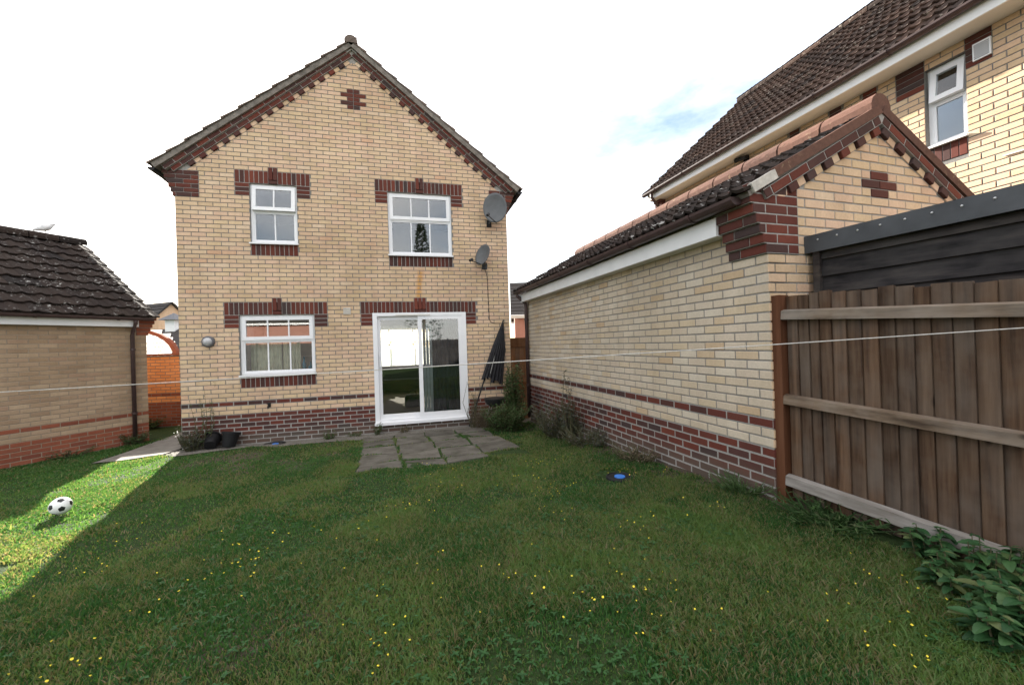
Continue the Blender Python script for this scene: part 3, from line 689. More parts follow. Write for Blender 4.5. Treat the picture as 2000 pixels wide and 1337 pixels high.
# window in the far wall of the sitting room
b = MB()
for x_ in (2.30, 3.08, 3.87, 4.65): b.box(x_, x_ + .05, 6.20, 6.25, .42, 1.72)
for z_ in (.42, 1.22, 1.67): b.box(2.351, 3.079, 6.20, 6.25, z_, z_ + .05).box(3.131, 3.869, 6.20, 6.25, z_, z_ + .05).box(3.921, 4.649, 6.20, 6.25, z_, z_ + .05)
b.build('front_window', 'upvc', house)
b = MB(); n = 40
for i in range(n + 1):
    x_ = 2.25 + 2.6 * i / n; y_ = 6.03 + .02 * math.sin(i * 1.9); b.v += [(x_, y_, .46), (x_, y_, 1.80)]
b.f = [(2 * i, 2 * i + 2, 2 * i + 3, 2 * i + 1) for i in range(n)]; b.mi = [0] * n; b.r = [0] * n
cn = b.build('net_curtain', 'net_curtain', label='bright white net curtain across the far window of the sitting room', cat='curtain')
# sofa
sf = thing('sofa', 'low dark sofa under the bright window inside the sitting room', 'sofa', loc=(3.9, 5.4, -.36))
MB().box(-1.0, 1.0, -.35, .25, .08, .42).build('seat', 'sofa_fabric', sf); MB().box(-1.0, 1.0, .251, .5, .08, .80).build('backrest', 'sofa_fabric', sf)
for s_ in (-1, 1): MB().box(min(s_ * 1.001, s_ * 1.2), max(s_ * 1.001, s_ * 1.2), -.38, .5, .05, .60).build('armrest', 'sofa_fabric', sf)
# bag on the floor
bgx = thing('bag', 'black holdall bag with a top handle on the sitting room carpet', 'bag', loc=(3.80, 1.95, -.36))
b = MB(); pr = [(.0, .0), (.17, .0), (.185, .05), (.18, .22), (.15, .29), (.0, .31)]
b.lathe(pr, 16); b.v = [(v[0], v[1] * .62, v[2]) for v in b.v]; b.build('body', 'black_plastic', bgx, smooth=False)
MB().tube([(-.09, 0, .29), (-.08, 0, .36), (-.03, 0, .39), (.03, 0, .39), (.08, 0, .36), (.09, 0, .29)], .011, 6).build('handle', 'black_plastic', bgx)
def curtain(x0, x1, y0, z0, z1, mat, label, waves, amp, name='curtain', axis='x'):
    b = MB(); n = waves * 6
    for i in range(n + 1):
        t = i / n; x_ = x0 + (x1 - x0) * t; y_ = y0 + amp * math.sin(t * waves * 2 * math.pi) + amp * .4 * math.sin(t * 17)
        for z_, k in ((z0, 1.15), ((z0 + z1) / 2, 1.0), (z1, .8)): b.v.append((x_, y0 + (y_ - y0) * k, z_))
    b.f = [(3 * i + j, 3 * i + 3 + j, 3 * i + 4 + j, 3 * i + 1 + j) for i in range(n) for j in range(2)]; b.mi = [0] * len(b.f); b.r = [0] * len(b.f)
    return b.build(name, mat, label=label, cat='curtain', smooth=True)
curtain(4.20, 5.0, .34, -.34, 1.72, 'curtain_dark', 'dark pleated curtain behind the right half of the sliding door', 9, .03)
curtain(.95, 1.46, .34, .62, 1.28, 'curtain_cream', 'cream half curtain behind the left lower kitchen panes', 8, .018)
curtain(1.48, 1.78, .345, .62, 1.28, 'curtain_cream', 'narrow cream half curtain behind the middle lower kitchen pane', 6, .018)
vb = thing('vertical_blind', 'pale grey vertical blind slats beside the dark curtain', 'blind', loc=(4.08, .26, -.34))
for i in range(3): MB().box(-.055 + i * .062, -.055 + i * .062 + .056, i * .006, i * .006 + .003, 0, 2.06).build('slat', 'blind_grey', vb)
for (x_, h_, r_, lb) in ((1.86, .30, .035, 'tall blue glass bottle on the kitchen window sill'), (1.97, .20, .04, 'short blue bottle right of the tall one on the kitchen sill')):
    MB().lathe([(0, 0), (r_, 0), (r_, h_ * .55), (r_ * .4, h_ * .72), (r_ * .4, h_), (0, h_)], 14, (x_, .22, .66)).build('bottle', 'bottle_blue', smooth=True, label=lb, cat='bottle')
MB().box(.93, 2.07, .14, .30, .60, .66).build('window_board', 'upvc', house)

# ------------------------------------------------------------------ satellite dishes
def dish(center, normal, w, h, label, base, lnb_dir, cable=None):
    n_ = Vector(normal).normalized(); xz = Vector((0, 0, 1)).cross(n_).normalized(); yv = n_.cross(xz); mm = Matrix.Identity(4)
    for i in range(3): mm[i][0] = xz[i]; mm[i][1] = yv[i]; mm[i][2] = n_[i]; mm[i][3] = center[i]
    t = thing('satellite_dish', label, 'satellite dish', mm)
    b = MB(); rings = 7; seg = 36; vs = [(0, 0, -.055)]; fs = []
    for r_ in range(1, rings + 1):
        q = r_ / rings
        for s in range(seg): an = 2 * math.pi * s / seg; vs.append((q * w / 2 * math.cos(an), q * h / 2 * math.sin(an), -.055 * (1 - q * q)))
    for s in range(seg): fs.append((0, 1 + s, 1 + (s + 1) % seg))
    for r_ in range(rings - 1):
        for s in range(seg): fs.append((1 + r_ * seg + s, 1 + (r_ + 1) * seg + s, 1 + (r_ + 1) * seg + (s + 1) % seg, 1 + r_ * seg + (s + 1) % seg))
    nb = len(vs); vs += [(x_ * 1.005, y_ * 1.005, z_ - .008) for x_, y_, z_ in vs[:]]; fs += [tuple(i + nb for i in reversed(f)) for f in fs[:]]
    e = 1 + (rings - 1) * seg
    for s in range(seg): fs.append((e + s, nb + e + s, nb + e + (s + 1) % seg, e + (s + 1) % seg))
    b.add(vs, fs); b.build('reflector', 'dish_grey', t, smooth=True)
    l = Vector(lnb_dir)
    MB().tube([(0, -h * .47, -.01), (l.x * .5, -h * .47 + l.y * .5, l.z * .5), (l.x, -h * .47 + l.y, l.z)], .009, 8).build('arm', 'black_metal', t)
    MB().tube([(l.x, -h * .47 + l.y - .01, l.z), (l.x * .86, -h * .47 + l.y + .035, l.z * .80)], [.024, .030], 12).build('receiver', 'black_metal', t)
    inv = mm.inverted(); bb = inv @ Vector(base)
    MB().tube([(0, -h * .12, -.062), (0, -h * .2, -.10), tuple(bb)], .016, 8).build('bracket', 'dish_grey', t)
    bp = MB().box(base[0] - .05, base[0] + .05, base[1] - .006, base[1], base[2] - .07, base[2] + .07); bp.v = [tuple(inv @ Vector(v)) for v in bp.v]; bp.build('wall_plate', 'black_metal', t)
    if cable:
        MB().tube([tuple(inv @ Vector(p)) for p in cable], .0055, 6).build('cable', 'cable_black', t)
dish((5.47, -.30, 3.755), (-.30, -.92, .05), .47, .60, 'large round grey satellite dish up by the eaves', (5.40, -.008, 3.52), (-.12, .03, .30))
dish((5.20, -.24, 2.84), (-.80, -.50, .26), .40, .43, 'smaller tilted satellite dish below the first, with a cable', (5.28, -.008, 2.66), (-.02, -.02, .26),
     [(5.28, -.02, 2.62), (5.33, -.012, 2.45), (5.345, -.012, 1.60), (5.37, -.012, 1.53), (5.45, -.012, 1.50), (5.72, -.012, 1.50)])

# ------------------------------------------------------------------ right garage
al = R(-2.782); NR = Vector((math.cos(al), -math.sin(al), 0)); GD = Vector((math.sin(al), math.cos(al), 0)); GZ = .213
G0 = Vector((6.447, -5.452, GZ)); GL, GW = 5.50, 2.57
garage = thing('brick_garage', 'cream brick garage on the right with a red brick plinth and low gable', 'garage', frame(G0, NR, GD))
# local: x right along gable, y away, z from the plinth top
sw = wall_core(0, GL, -.95, 1.96, .2).build('side_wall', 'mortar_grey', garage, frame((0, GL, 0), (0, -1, 0), (1, 0, 0)))
colg = lambda k: 'red_brick' if (k < 0 or k == 2) else 'cream_brick_garage'
recs = field(.0, GL + .004, -12, 26, colg, [], shift=GL % .2222 + .004, par=0)
put_bricks(sw, recs)
b = MB(); b.box(0, GL, -.0045, .004, -.9, -.002).box(0, GL, -.0045, .004, 2 * CO, 3 * CO); b.build('pointing', 'mortar_light', sw, kind='stuff')
gp = 1.285; gpt = .565; gA2 = 2.565
b = wall_core(0, GW, -.95, 1.95, .2); b.prism([(0, 1.95), (GW, 1.95), (GW, 1.96), (gp, 2.70), (0, 1.96)], 0, .2); gw = b.build('gable_wall', 'mortar_light', garage)
CBg = .305; gh_ = [(-1, CBg, 20 * CO, 27 * CO), (GW - CBg, GW + 1, 20 * CO, 27 * CO)]
for (a, c, k) in ((gp - .1111, gp + .1111, 29), (gp - .2222, gp + .2222, 28), (gp - .1111, gp + .1111, 27)): gh_.append((a, c, k * CO, (k + 1) * CO))
recs = field(-.004, GW + .004, -12, 36, lambda k: 'red_brick' if (k < 0 or k == 2) else 'cream_brick', gh_, shift=gp + .1111, par=0, clips=[(-gpt, 1, gA2 - gpt * gp), (gpt, 1, gA2 + gpt * gp)])
recs += [brick(gp - .106, gp + .106, 29 * CO + .005, 30 * CO - .005, 'red_brick', .008), brick(gp - .2172, gp - .004, 28 * CO + .005, 29 * CO - .005, 'red_brick', .008), brick(gp + .004, gp + .2172, 28 * CO + .005, 29 * CO - .005, 'red_brick', .008), brick(gp - .106, gp + .106, 27 * CO + .005, 28 * CO - .005, 'red_brick', .008)]
put_bricks(gw, recs)
# corbelled kneeler at the near eave: each course steps out over the side wall
for side in (0, 1):
    kn = MB(); kr = []
    for r_ in range(7):
        k = 20 + r_; o_ = min(.030 * (r_ + 1), .185); y1 = .34
        if side == 0: kn.box(-o_ + .006, 0, -.0135, y1, k * CO, (k + 1) * CO); kn.box(0, CBg, -.0135, .1, k * CO, (k + 1) * CO)
        else: kn.box(GW, GW + o_ - .006, -.0135, y1, k * CO, (k + 1) * CO); kn.box(GW - CBg, GW, -.0135, .1, k * CO, (k + 1) * CO)
    ko = kn.build('kneeler', 'mortar_light', garage)
    for r_ in range(7):
        k = 20 + r_; o_ = min(.030 * (r_ + 1), .185); ed = [-o_]; t_ = CBg - (.2222 if r_ % 2 else .1111); xs_ = []
        while t_ > -o_ + .06: xs_.append(t_); t_ -= .2222
        ed += sorted(xs_) + [CBg]
        for p, q in zip(ed[:-1], ed[1:]):
            if side: p, q = GW - q, GW - p
            kr.append(brick(p + (.004 if p != -o_ else 0), q - .005, k * CO + .005, (k + 1) * CO - .005, 'red_brick', .016))
    put_bricks(ko, kr, 'kneeler_brick', base=.06)
    if side == 0:
        kf = MB(); fo = obj('kneeler_return', MB().box(0, .30, .0, .004, 20 * CO + .02, 20 * CO + .03).mesh('kneeler_return', 'mortar_light'), garage, frame((0, .34, 0), (0, -1, 0), (1, 0, 0)))
        k2 = []
        for r_ in range(7):
            o_ = min(.030 * (r_ + 1), .185); k = 20 + r_
            for (p, q) in ((.0, .225), (.235, .3515)) if r_ % 2 else ((.0, .11), (.12, .3515)): k2.append(brick(p, q, k * CO + .005, (k + 1) * CO - .005, 'red_brick', o_ + .002))
        put_bricks(fo, k2, 'kneeler_brick', base=-.02)
# raking courses
gaa = math.atan(gpt)
for side in (-1, 1):
    L = gp / math.cos(gaa); fr_ = frame((0, 0, gA2 - gpt * gp), (math.cos(gaa), 0, math.sin(gaa)), (0, 1, 0)) if side < 0 else frame((gp, 0, gA2), (math.cos(gaa), 0, -math.sin(gaa)), (0, 1, 0))
    e = [c * CO * math.tan(gaa) for c in range(4)]; b = MB()
    for c, yo in enumerate((-.006, -.036)):
        if side < 0: poly = [(.0, c * CO), (L + e[c], c * CO), (L + e[c + 1], (c + 1) * CO), (-.0, (c + 1) * CO)]
        else: poly = [(-e[c], c * CO), (L, c * CO), (L, (c + 1) * CO), (-e[c + 1], (c + 1) * CO)]
        b.prism(poly, yo, .18)
    vw = b.build('verge_corbel', 'mortar_light', garage, fr_); rr = []; N = int((L - .16) / .1125)
    for i in range(N):
        a = L - .10 - (i + 1) * .1125 if side < 0 else .10 + i * .1125; redb = i % 2 == 1
        rr.append(brick(a + .005, a + .1075, .006, CO - .005, 'red_brick' if redb else 'cream_brick', .036 if redb else .014))
    a = L - .095 if side < 0 else .0; rr.append(brick(a, a + .09, .006, CO - .005, 'red_brick', .036))
    N = int(L / .2222) + 1
    for i in range(N):
        a = L + e[1] + .01 - .11 - (i + 1) * .2222 if side < 0 else -e[1] - .01 + .11 + i * .2222; a1 = a + .2122
        a = max(a, .0); a1 = min(a1, L - .0)
        if a1 - a > .04: rr.append(brick(a, a1, CO + .005, 2 * CO - .005, 'red_brick', .0395))
    a = L + e[1] - .095 if side < 0 else -e[1]; rr.append(brick(a, a + .09, CO + .005, 2 * CO - .005, 'red_brick', .0395))
    put_bricks(vw, rr, 'verge_brick', base=.0)
# roof
gth = math.atan(.545); EX, EZ = -.20, 1.935; gsl = (gp - EX) / math.cos(gth)
for side in (-1, 1):
    upd = Vector((math.cos(gth) * -side, 0, math.sin(gth))); nrm = Vector((side * math.sin(gth), 0, math.cos(gth))); xd = upd.cross(nrm); Lr = GL + .145
    o_ = Vector((EX if side < 0 else GW - EX, GL + .12 if side < 0 else -.025, EZ)); rf = MB().box(0, Lr, 0, gsl, -.02, .02).build('roof', 'verge_mortar', garage, frame(o_, xd, upd))
    put_tiles(rf, Lr, gsl - .02, .25, .30, 'roof_tile_brown', cap=300, y0=-.045)
    # terracotta verge edging on the gable
    MB().box(Lr - .012 if side < 0 else -.022, Lr + .022 if side < 0 else .012, .30 if side < 0 else .0, gsl, -.005, .072).build('verge_tile', 'terracotta', rf)
    if side < 0: MB().box(Lr - .013, Lr + .026, .03, .299, -.012, .06).build('verge_patch', 'bedding_mortar', rf)
rz = EZ + (gp - EX) * .545
ridge_tiles(garage, (gp, -.035, rz + .045), (gp, GL + .1, rz + .045), 'terracotta', .125)
MB().box(-.155, -.13, .34, GL - .02, 1.715, 1.87).build('fascia', 'fascia_white', garage)
MB().box(-.129, -.008, .345, GL - .02, 1.716, 1.728).build('soffit', 'soffit_white', garage)
gutter(garage, (-.225, .06, 1.935), (-.225, GL + .1, 1.935), .060)
downpipe(garage, [(-.225, GL - .02, 1.90), (-.225, GL - .02, 1.84), (-.07, GL - .06, 1.70), (-.06, GL - .06, 1.6), (-.06, GL - .06, -.66)], .036, clips=[(-.06, GL - .06, 1.35), (-.06, GL - .06, .0)])
# ------------------------------------------------------------------ neighbour's house
N0 = G0 + NR * 3.93; N0.z = 0
nb_ = thing('neighbour_house', 'taller cream brick house behind the right garage with a long brown tiled roof', 'house', frame(N0, NR, GD))
NL0, NL1, NZ = -5.0, 6.25, 4.62; nlen = NL1 - NL0
win = (NL1 - .965, NL1 - .585, 3.43, 4.43)
nwf = frame((0, NL1, 0), (0, -1, 0), (1, 0, 0)); nw = wall_core(0, nlen, -.5, NZ + .06, .25, [win]).build('wall', 'mortar', nb_, nwf)
hol = [win, (win[0] - .30, win[0], 4.2, 4.62), (win[1], win[1] + .225, 4.2, 4.62), (win[0], win[1], 3.20, 3.43)]
for s_ in (1.49, 1.95, 2.6): hol.append((NL1 - s_ - .17, NL1 - s_, 4.28, 4.64))
recs = field(0, nlen, 20, 62, lambda k: 'cream_brick', hol, z0=.0); rd = []
for h in (hol[1], hol[2], *hol[4:]):
    z_ = h[2]
    while z_ < 4.6: recs.append(brick(h[0] + .004, h[1] - .004, z_ + .005, z_ + .07, 'red_brick', .008)); z_ += CO
for i in range(5): rd.append(brick(win[0] + i * .076 + .004, win[0] + (i + 1) * .076 - .004, 3.20, 3.415, 'red_brick', .008))
put_bricks(nw, recs); put_bricks(nw, rd, 'soldier_brick')
b = MB(); b.box(0, nlen, -.02, .0, -.5, 1.48); b.build('plinth', 'cream_brick', nw)
MB().box(.2, nlen, .6, .62, -.5, 4.5).build('inner_wall', 'room_wall', nw)
window(nw, *win, 1, 3.43 + .56, y=.07, tilt=R(7), name='cloakroom_window', glass='glass')
vn = MB().box(NL1 - .51, NL1 - .36, -.03, 0, 4.24, 4.44).build('air_vent', 'upvc', nw)
for i in range(9): MB().box(NL1 - .497, NL1 - .373, -.034, -.029, 4.256 + i * .019, 4.264 + i * .019).build('slat', 'lead_grey', vn)
nth = math.atan(.885); NEX, NEZ, NRX = -.36, 4.74, 2.89; nsl = (NRX - NEX) / math.cos(nth)
for side in (-1, 1):
    upd = Vector((math.cos(nth) * -side, 0, math.sin(nth))); nrm = Vector((side * math.sin(nth), 0, math.cos(nth))); xd = upd.cross(nrm); Lr = nlen + .1
    o_ = Vector((NEX if side < 0 else 2 * NRX - NEX, NL1 + .08 if side < 0 else NL0, NEZ)); rf = MB().box(0, Lr, 0, nsl, -.02, .006).build('roof', 'verge_mortar', nb_, frame(o_, xd, upd))
    put_tiles(rf, Lr, nsl - .02, .25, .345, 'roof_tile_neighbour', cap=300 if side < 0 else 0, y0=-.05)
ridge_tiles(nb_, (NRX, NL0, NEZ + (NRX - NEX) * .885 + .03), (NRX, NL1 + .1, NEZ + (NRX - NEX) * .885 + .03), 'roof_tile_neighbour', .13)
MB().prism([(0, -.5), (5.78, -.5), (5.78, 4.7), (NRX, 7.35), (0, 4.7)], NL1 - .25, NL1 - .01).build('end_wall', 'cream_brick', nb_)
MB().box(5.5, 5.75, NL0, NL1 - .26, -.5, 4.7).build('rear_wall', 'cream_brick', nb_)
MB().box(-.345, -.322, NL0, NL1 - .02, 4.56, 4.72).build('fascia', 'fascia_white', nb_)
MB().box(-.321, -.01, NL0, NL1 - .02, 4.565, 4.58).build('soffit', 'soffit_white', nb_)
gutter(nb_, (-.405, NL0, 4.735), (-.405, NL1 + .06, 4.735), .058)
downpipe(nb_, [(-.405, NL1 - .25, 4.69), (-.40, NL1 - .25, 4.58), (-.2, NL1 - .2, 4.42), (-.06, NL1 - .18, 4.35), (-.05, NL1 - .18, 0)], .034)
MB().tube([(-.014, .30, 3.03), (-.014, -1.2, 3.0), (-.014, -3, 2.98)], .006, 6).build('wall_cable', 'upvc', nb_)
b = MB(); 
for r_ in range(4): b.box(-.04 * (r_ + 1), 0, NL1 - .26, NL1 - .004, 4.25 + .085 * r_, 4.25 + .085 * (r_ + 1) - .008)
b.build('eaves_corbel', 'red_brick', nb_)
sc_ = thing('security_camera', 'black bullet security camera under the eaves of the neighbouring house', 'camera', wmat(nb_) @ Matrix.Translation((-.02, 3.62, 4.50)))
MB().box(-.02, .02, -.05, .05, -.06, .06).build('mount', 'black_plastic', sc_); MB().tube([(-.02, 0, 0), (-.10, 0, .0)], .018, 8).build('arm', 'black_plastic', sc_)
MB().tube([(-.10, -.10, -.01), (-.10, .13, .02)], .038, 14).build('body', 'black_plastic', sc_); MB().tube([(-.10, .13, .02), (-.10, .155, .023)], [.042, .044], 14).build('hood', 'black_plastic', sc_)

# ------------------------------------------------------------------ right fence
FD = Vector((.1316, -.9913, 0)); FN = Vector((.9913, .1316, 0)); F0 = Vector((6.52, -5.52, 0))
fence = thing('board_fence', 'brown feather edge board fence with three rails beside the garage corner', 'fence', frame(F0 + Vector((0, 0, -.18)), FD, FN))
ff = Vector((0, 0, .18)); FB = .18
fdrop = -.055
fz = lambda s, z: z + FB + fdrop * s
MB().box(-.105, -.006, -.055, .045, -.15, 1.385 + FB).build('fence_post', 'post_wood', fence)
MB().box(2.32, 2.42, -.055, .045, -.15, 1.36 + FB - .12).build('fence_post', 'post_wood', fence)
def rail(z0, z1, mat, y0=-.056):
    b = MB(); L = 2.30; n = 10
    for i in range(n):
        s0, s1 = -.004 + L * i / n, -.004 + L * (i + 1) / n
        b.add([(s, y, fz(s, z) + jj) for s in (s0, s1) for (y, z, jj) in ((y0, z0, 0), (y0 + .006, z1, .0), (-.016, z1 + .012, 0), (-.016, z0, 0))], [(0, 4, 5, 1), (1, 5, 6, 2), (3, 7, 4, 0), (2, 6, 7, 3)])
    b.add([(-.004, y, fz(0, z)) for y, z in ((y0, z0), (y0 + .006, z1), (-.016, z1 + .012), (-.016, z0))], [(0, 1, 2, 3)])
    b.build('rail', mat, fence)
rail(1.199, 1.262, 'fence_rail'); rail(.566, .628, 'fence_rail'); rail(-.040, .028, 'fence_rail_pale', -.062)
s_ = .004; wds = [.083, .077, .064, .08, .087, .084, .086, .08, .087, .076, .087, .086, .084, .086]; i = 0
while s_ < 2.3:
    w = wds[i % len(wds)] + random.uniform(-.003, .003); top = 1.385 + random.uniform(-.012, .010); b = MB(); e = .006
    b.add([(s_, .006, fz(s_, -.13)), (s_ + w - .002, -.008, fz(s_, -.13)), (s_ + w - .002, .022, fz(s_, -.13)), (s_, .022, fz(s_, -.13)), (s_, .006, fz(s_, top)), (s_ + w - .002, -.008, fz(s_ + w, top + random.uniform(-.006, .006))), (s_ + w - .002, .022, fz(s_ + w, top)), (s_, .022, fz(s_, top))],
          [(0, 3, 2, 1), (4, 5, 6, 7), (0, 1, 5, 4), (1, 2, 6, 5), (2, 3, 7, 6), (3, 0, 4, 7)])
    b.build('board', 'fence_wood', fence); s_ += w; i += 1
# ------------------------------------------------------------------ shed behind the fence
SO = .36
shed = thing('timber_shed', 'dark weatherboarded shed with a grey metal roof edge behind the fence', 'shed', frame(F0 + FN * SO + FD * .04 + Vector((0, 0, -.2)), FD, FN))
ShH = 1.78 + .2; SLn = 2.6; z_ = 0; i = 0
MB().box(.02, SLn, .03, 1.6, 0, ShH).build('core', 'shed_wood', shed)
while z_ < ShH - .02:
    h = .145; b = MB(); zt = min(z_ + h, ShH)
    b.add([(.0, -.008, z_), (SLn, -.008, z_), (SLn, .018, zt), (0, .018, zt), (0, .029, z_), (SLn, .029, z_), (SLn, .029, zt), (0, .029, zt)], [(0, 1, 2, 3), (0, 4, 5, 1), (3, 2, 6, 7), (0, 3, 7, 4), (1, 5, 6, 2)])
    b.build('weatherboard', 'shed_wood', shed); z_ += h - .012; i += 1
MB().box(-.035, .012, -.03, .03, 0, ShH - .0).build('corner_batten', 'shed_wood', shed)
tr = MB().box(-.06, SLn, -.055, -.035, ShH - .06, ShH + .075).box(-.06, SLn, -.034, 1.6, ShH + .055, ShH + .074).box(-.08, -.061, -.055, 1.6, ShH - .06, ShH + .075).build('roof_edge_trim', 'shed_trim', shed)
for i in range(9): MB().lathe([(0, .006), (.006, .004), (.008, 0)], 8).build('screw', 'screw_metal', tr, Matrix.Translation((.02 + i * .13, -.056, ShH + .03)) @ Matrix.Rotation(R(90), 4, 'X'))

# ------------------------------------------------------------------ left garage
la = .9208; LD = Vector((math.cos(la), math.sin(la), 0)); LN = Vector((-math.sin(la), math.cos(la), 0)); LZ = -.253
L0 = Vector((-2.366, .227, LZ)) + LD * 1.73
lg = thing('left_garage', 'buff brick garage on the left with a dark lichen spotted tiled roof', 'garage', frame(L0, LD, LN))
LL = 5.2
lw = wall_core(-LL, 0, -.7, 1.93, .2).build('wall', 'mortar_buff', lg)
coll = lambda k: 'orange_red_brick' if (k < 0 or k == 2) else 'buff_brick'
hol = [(-.16, 1, 23 * CO, 28 * CO)]
put_bricks(lw, field(-LL, .003, -9, 28, coll, hol, pitch=.225, shift=-.10, par=0, proj=.005))
b = MB(); kr = []
for r_ in range(5):
    k = 23 + r_; o_ = .035 * (r_ + 1); b.box(-.16, o_ - .006, -.004, .3, k * CO, (k + 1) * CO); kr.append(brick(-.155, o_, k * CO + .004, (k + 1) * CO - .006, 'orange_red_brick', .014))
kb = b.build('kneeler', 'mortar', lg); put_bricks(kb, kr, 'kneeler_brick', base=.05)
MB().box(-.2, 0, .2, 5.2, -.7, 1.93).build('end_wall', 'buff_brick', lg)
lth = math.atan(.645); LEX, LEZ = -.16, 2.07; LRN = 2.6; lsl = (LRN - LEX) / math.cos(lth)
for side in (-1, 1):
    upd = Vector((0, math.cos(lth) * -side, math.sin(lth))); nrm = Vector((0, side * math.sin(lth), math.cos(lth))); xd = upd.cross(nrm); Lr = LL + .1
    o_ = Vector((-LL if side < 0 else .12, LEX if side < 0 else 2 * LRN - LEX, LEZ)); rf = MB().box(0, Lr, 0, lsl, -.02, .006).build('roof', 'verge_mortar', lg, frame(o_, xd, upd))
    put_tiles(rf, Lr + (.02 if side < 0 else 0), lsl - .02, .215, .325, 'roof_tile_brown', cap=300 if side < 0 else 0, rolls=1, y0=-.05)
lrz = LEZ + (LRN - LEX) * .645
ridge_tiles(lg, (-LL, LRN, lrz + .03), (.13, LRN, lrz + .03), 'roof_tile_brown', .13)
MB().prism([(-.2, 1.93), (0, 1.93), (0, 1.94), (-.2, 1.94)], .2, 5.0).build('wall_plate', 'buff_brick', lg)
b = MB(); b.add([(-.02, .1, 1.93), (-.02, 5.1, 1.93), (-.02, LRN, lrz - .03), (-.2, .1, 1.93), (-.2, 5.1, 1.93), (-.2, LRN, lrz - .03)], [(0, 1, 2), (5, 4, 3), (0, 2, 5, 3), (1, 4, 5, 2)]); b.build('gable_end', 'buff_brick', lg)
MB().box(-LL, -.17, -.135, -.112, 1.885, 2.02).build('fascia', 'fascia_white', lg); MB().box(-LL, -.17, -.111, -.008, 1.886, 1.90).build('soffit', 'soffit_white', lg)
gutter(lg, (-LL, -.21, 2.055), (.02, -.21, 2.055), .055)
downpipe(lg, [(-.245, -.20, 2.05), (-.245, -.20, 1.95), (-.245, -.09, 1.80), (-.245, -.065, 1.72), (-.245, -.065, -.38)], .034, clips=[(-.245, -.065, 1.45), (-.245, -.065, .22)])
# bird on the ridge
bp = wmat(lg) @ Vector((-.50, LRN, lrz + .150))
b = MB(); b.tube([(-.17, 0, .03), (-.09, 0, .07), (-.02, 0, .105), (.05, 0, .135), (.085, 0, .17), (.105, 0, .205), (.13, 0, .21), (.165, 0, .20)], [.014, .045, .070, .062, .040, .036, .030, .004], 10)
bird = thing('bird', 'small pale bird perched on the ridge of the left garage', 'bird', Matrix.Translation(bp) @ Matrix.Rotation(la - .2, 4, 'Z'))
b.build('body', 'bird_white', bird, smooth=True)
for s in (-.02, .02): MB().tube([(.01, s, .06), (.015, s, 0)], .005, 5).build('leg', 'dry_leaf', bird)

# ------------------------------------------------------------------ beyond, left of the house
ow = thing('garden_wall', 'orange brick garden wall with a tiled coping beyond the side path', 'wall', frame(Vector((-3.4, 3.95, 0)), Vector((1, -.16, 0)), Vector((.16, 1, 0))))
OZ = -.10; core = MB().box(0, 3.2, 0, .2, -.9, 1.05).build('masonry', 'mortar', ow)
put_bricks(core, field(0, 3.2, -8, 15, lambda k: 'orange_red_brick' if (k < 0 or k == 2) else 'orange_brick', z0=OZ, proj=.005))
b = MB().prism([(0, 1.052), (3.2, 1.052), (3.2, 1.10), (0, 1.10)], -.05, .25); b.build('coping', 'orange_red_brick', ow)
cu = thing('arched_canopy', 'arched pale canopy with an orange rim above the garden wall', 'canopy', frame(Vector((-4.85, 5.6, 0)), Vector((1, -.16, 0)), Vector((.16, 1, 0))))
for x_ in (.08, 2.24): MB().box(x_, x_ + .08, .0, .08, -.8, .95).build('post', 'orange_red_brick', cu)
# roof curves in section across its width; the rim arch faces us
def arch(rx, rz, n=14): return [(1.18 - rx * math.cos(math.pi * i / n), .93 + rz * math.sin(math.pi * i / n) ** .85) for i in range(n + 1)]
oa, ia = arch(1.20, .90), arch(1.10, .80); vs = []
for (p, q) in zip(oa, ia): vs += [(p[0], -.06, p[1]), (q[0], -.06, q[1]), (p[0], .08, p[1]), (q[0], .08, q[1])]
fs = []
for i in range(14): o_ = 4 * i; fs += [(o_, o_ + 1, o_ + 5, o_ + 4), (o_, o_ + 4, o_ + 6, o_ + 2), (o_ + 1, o_ + 3, o_ + 7, o_ + 5)]
b = MB(); b.add(vs, fs); b.build('roof_rim', 'orange_red_brick', cu)
b = MB(); 
for r_ in range(7):
    for c in range(12):
        x0 = .14 + c * .175 + (r_ % 2) * .087; z0 = .95 + r_ * .115; hw = 1.05 * math.sqrt(max(0, 1 - ((z0 - .93) / .82) ** 2))
        if abs(x0 + .08 - 1.18) > hw - .02: continue
        y0 = .0 + r_ * .05; b.add([(x0, y0, z0), (x0 + .165, y0, z0), (x0 + .165, y0 + .07, z0 + .15), (x0, y0 + .07, z0 + .15), (x0 + .02, y0 + .012, z0 - .012), (x0 + .145, y0 + .012, z0 - .012)], [(0, 1, 2, 3), (4, 5, 1, 0)], 0, random.random())
b.build('canopy_scale', 'pale_canopy', cu, kind='stuff')
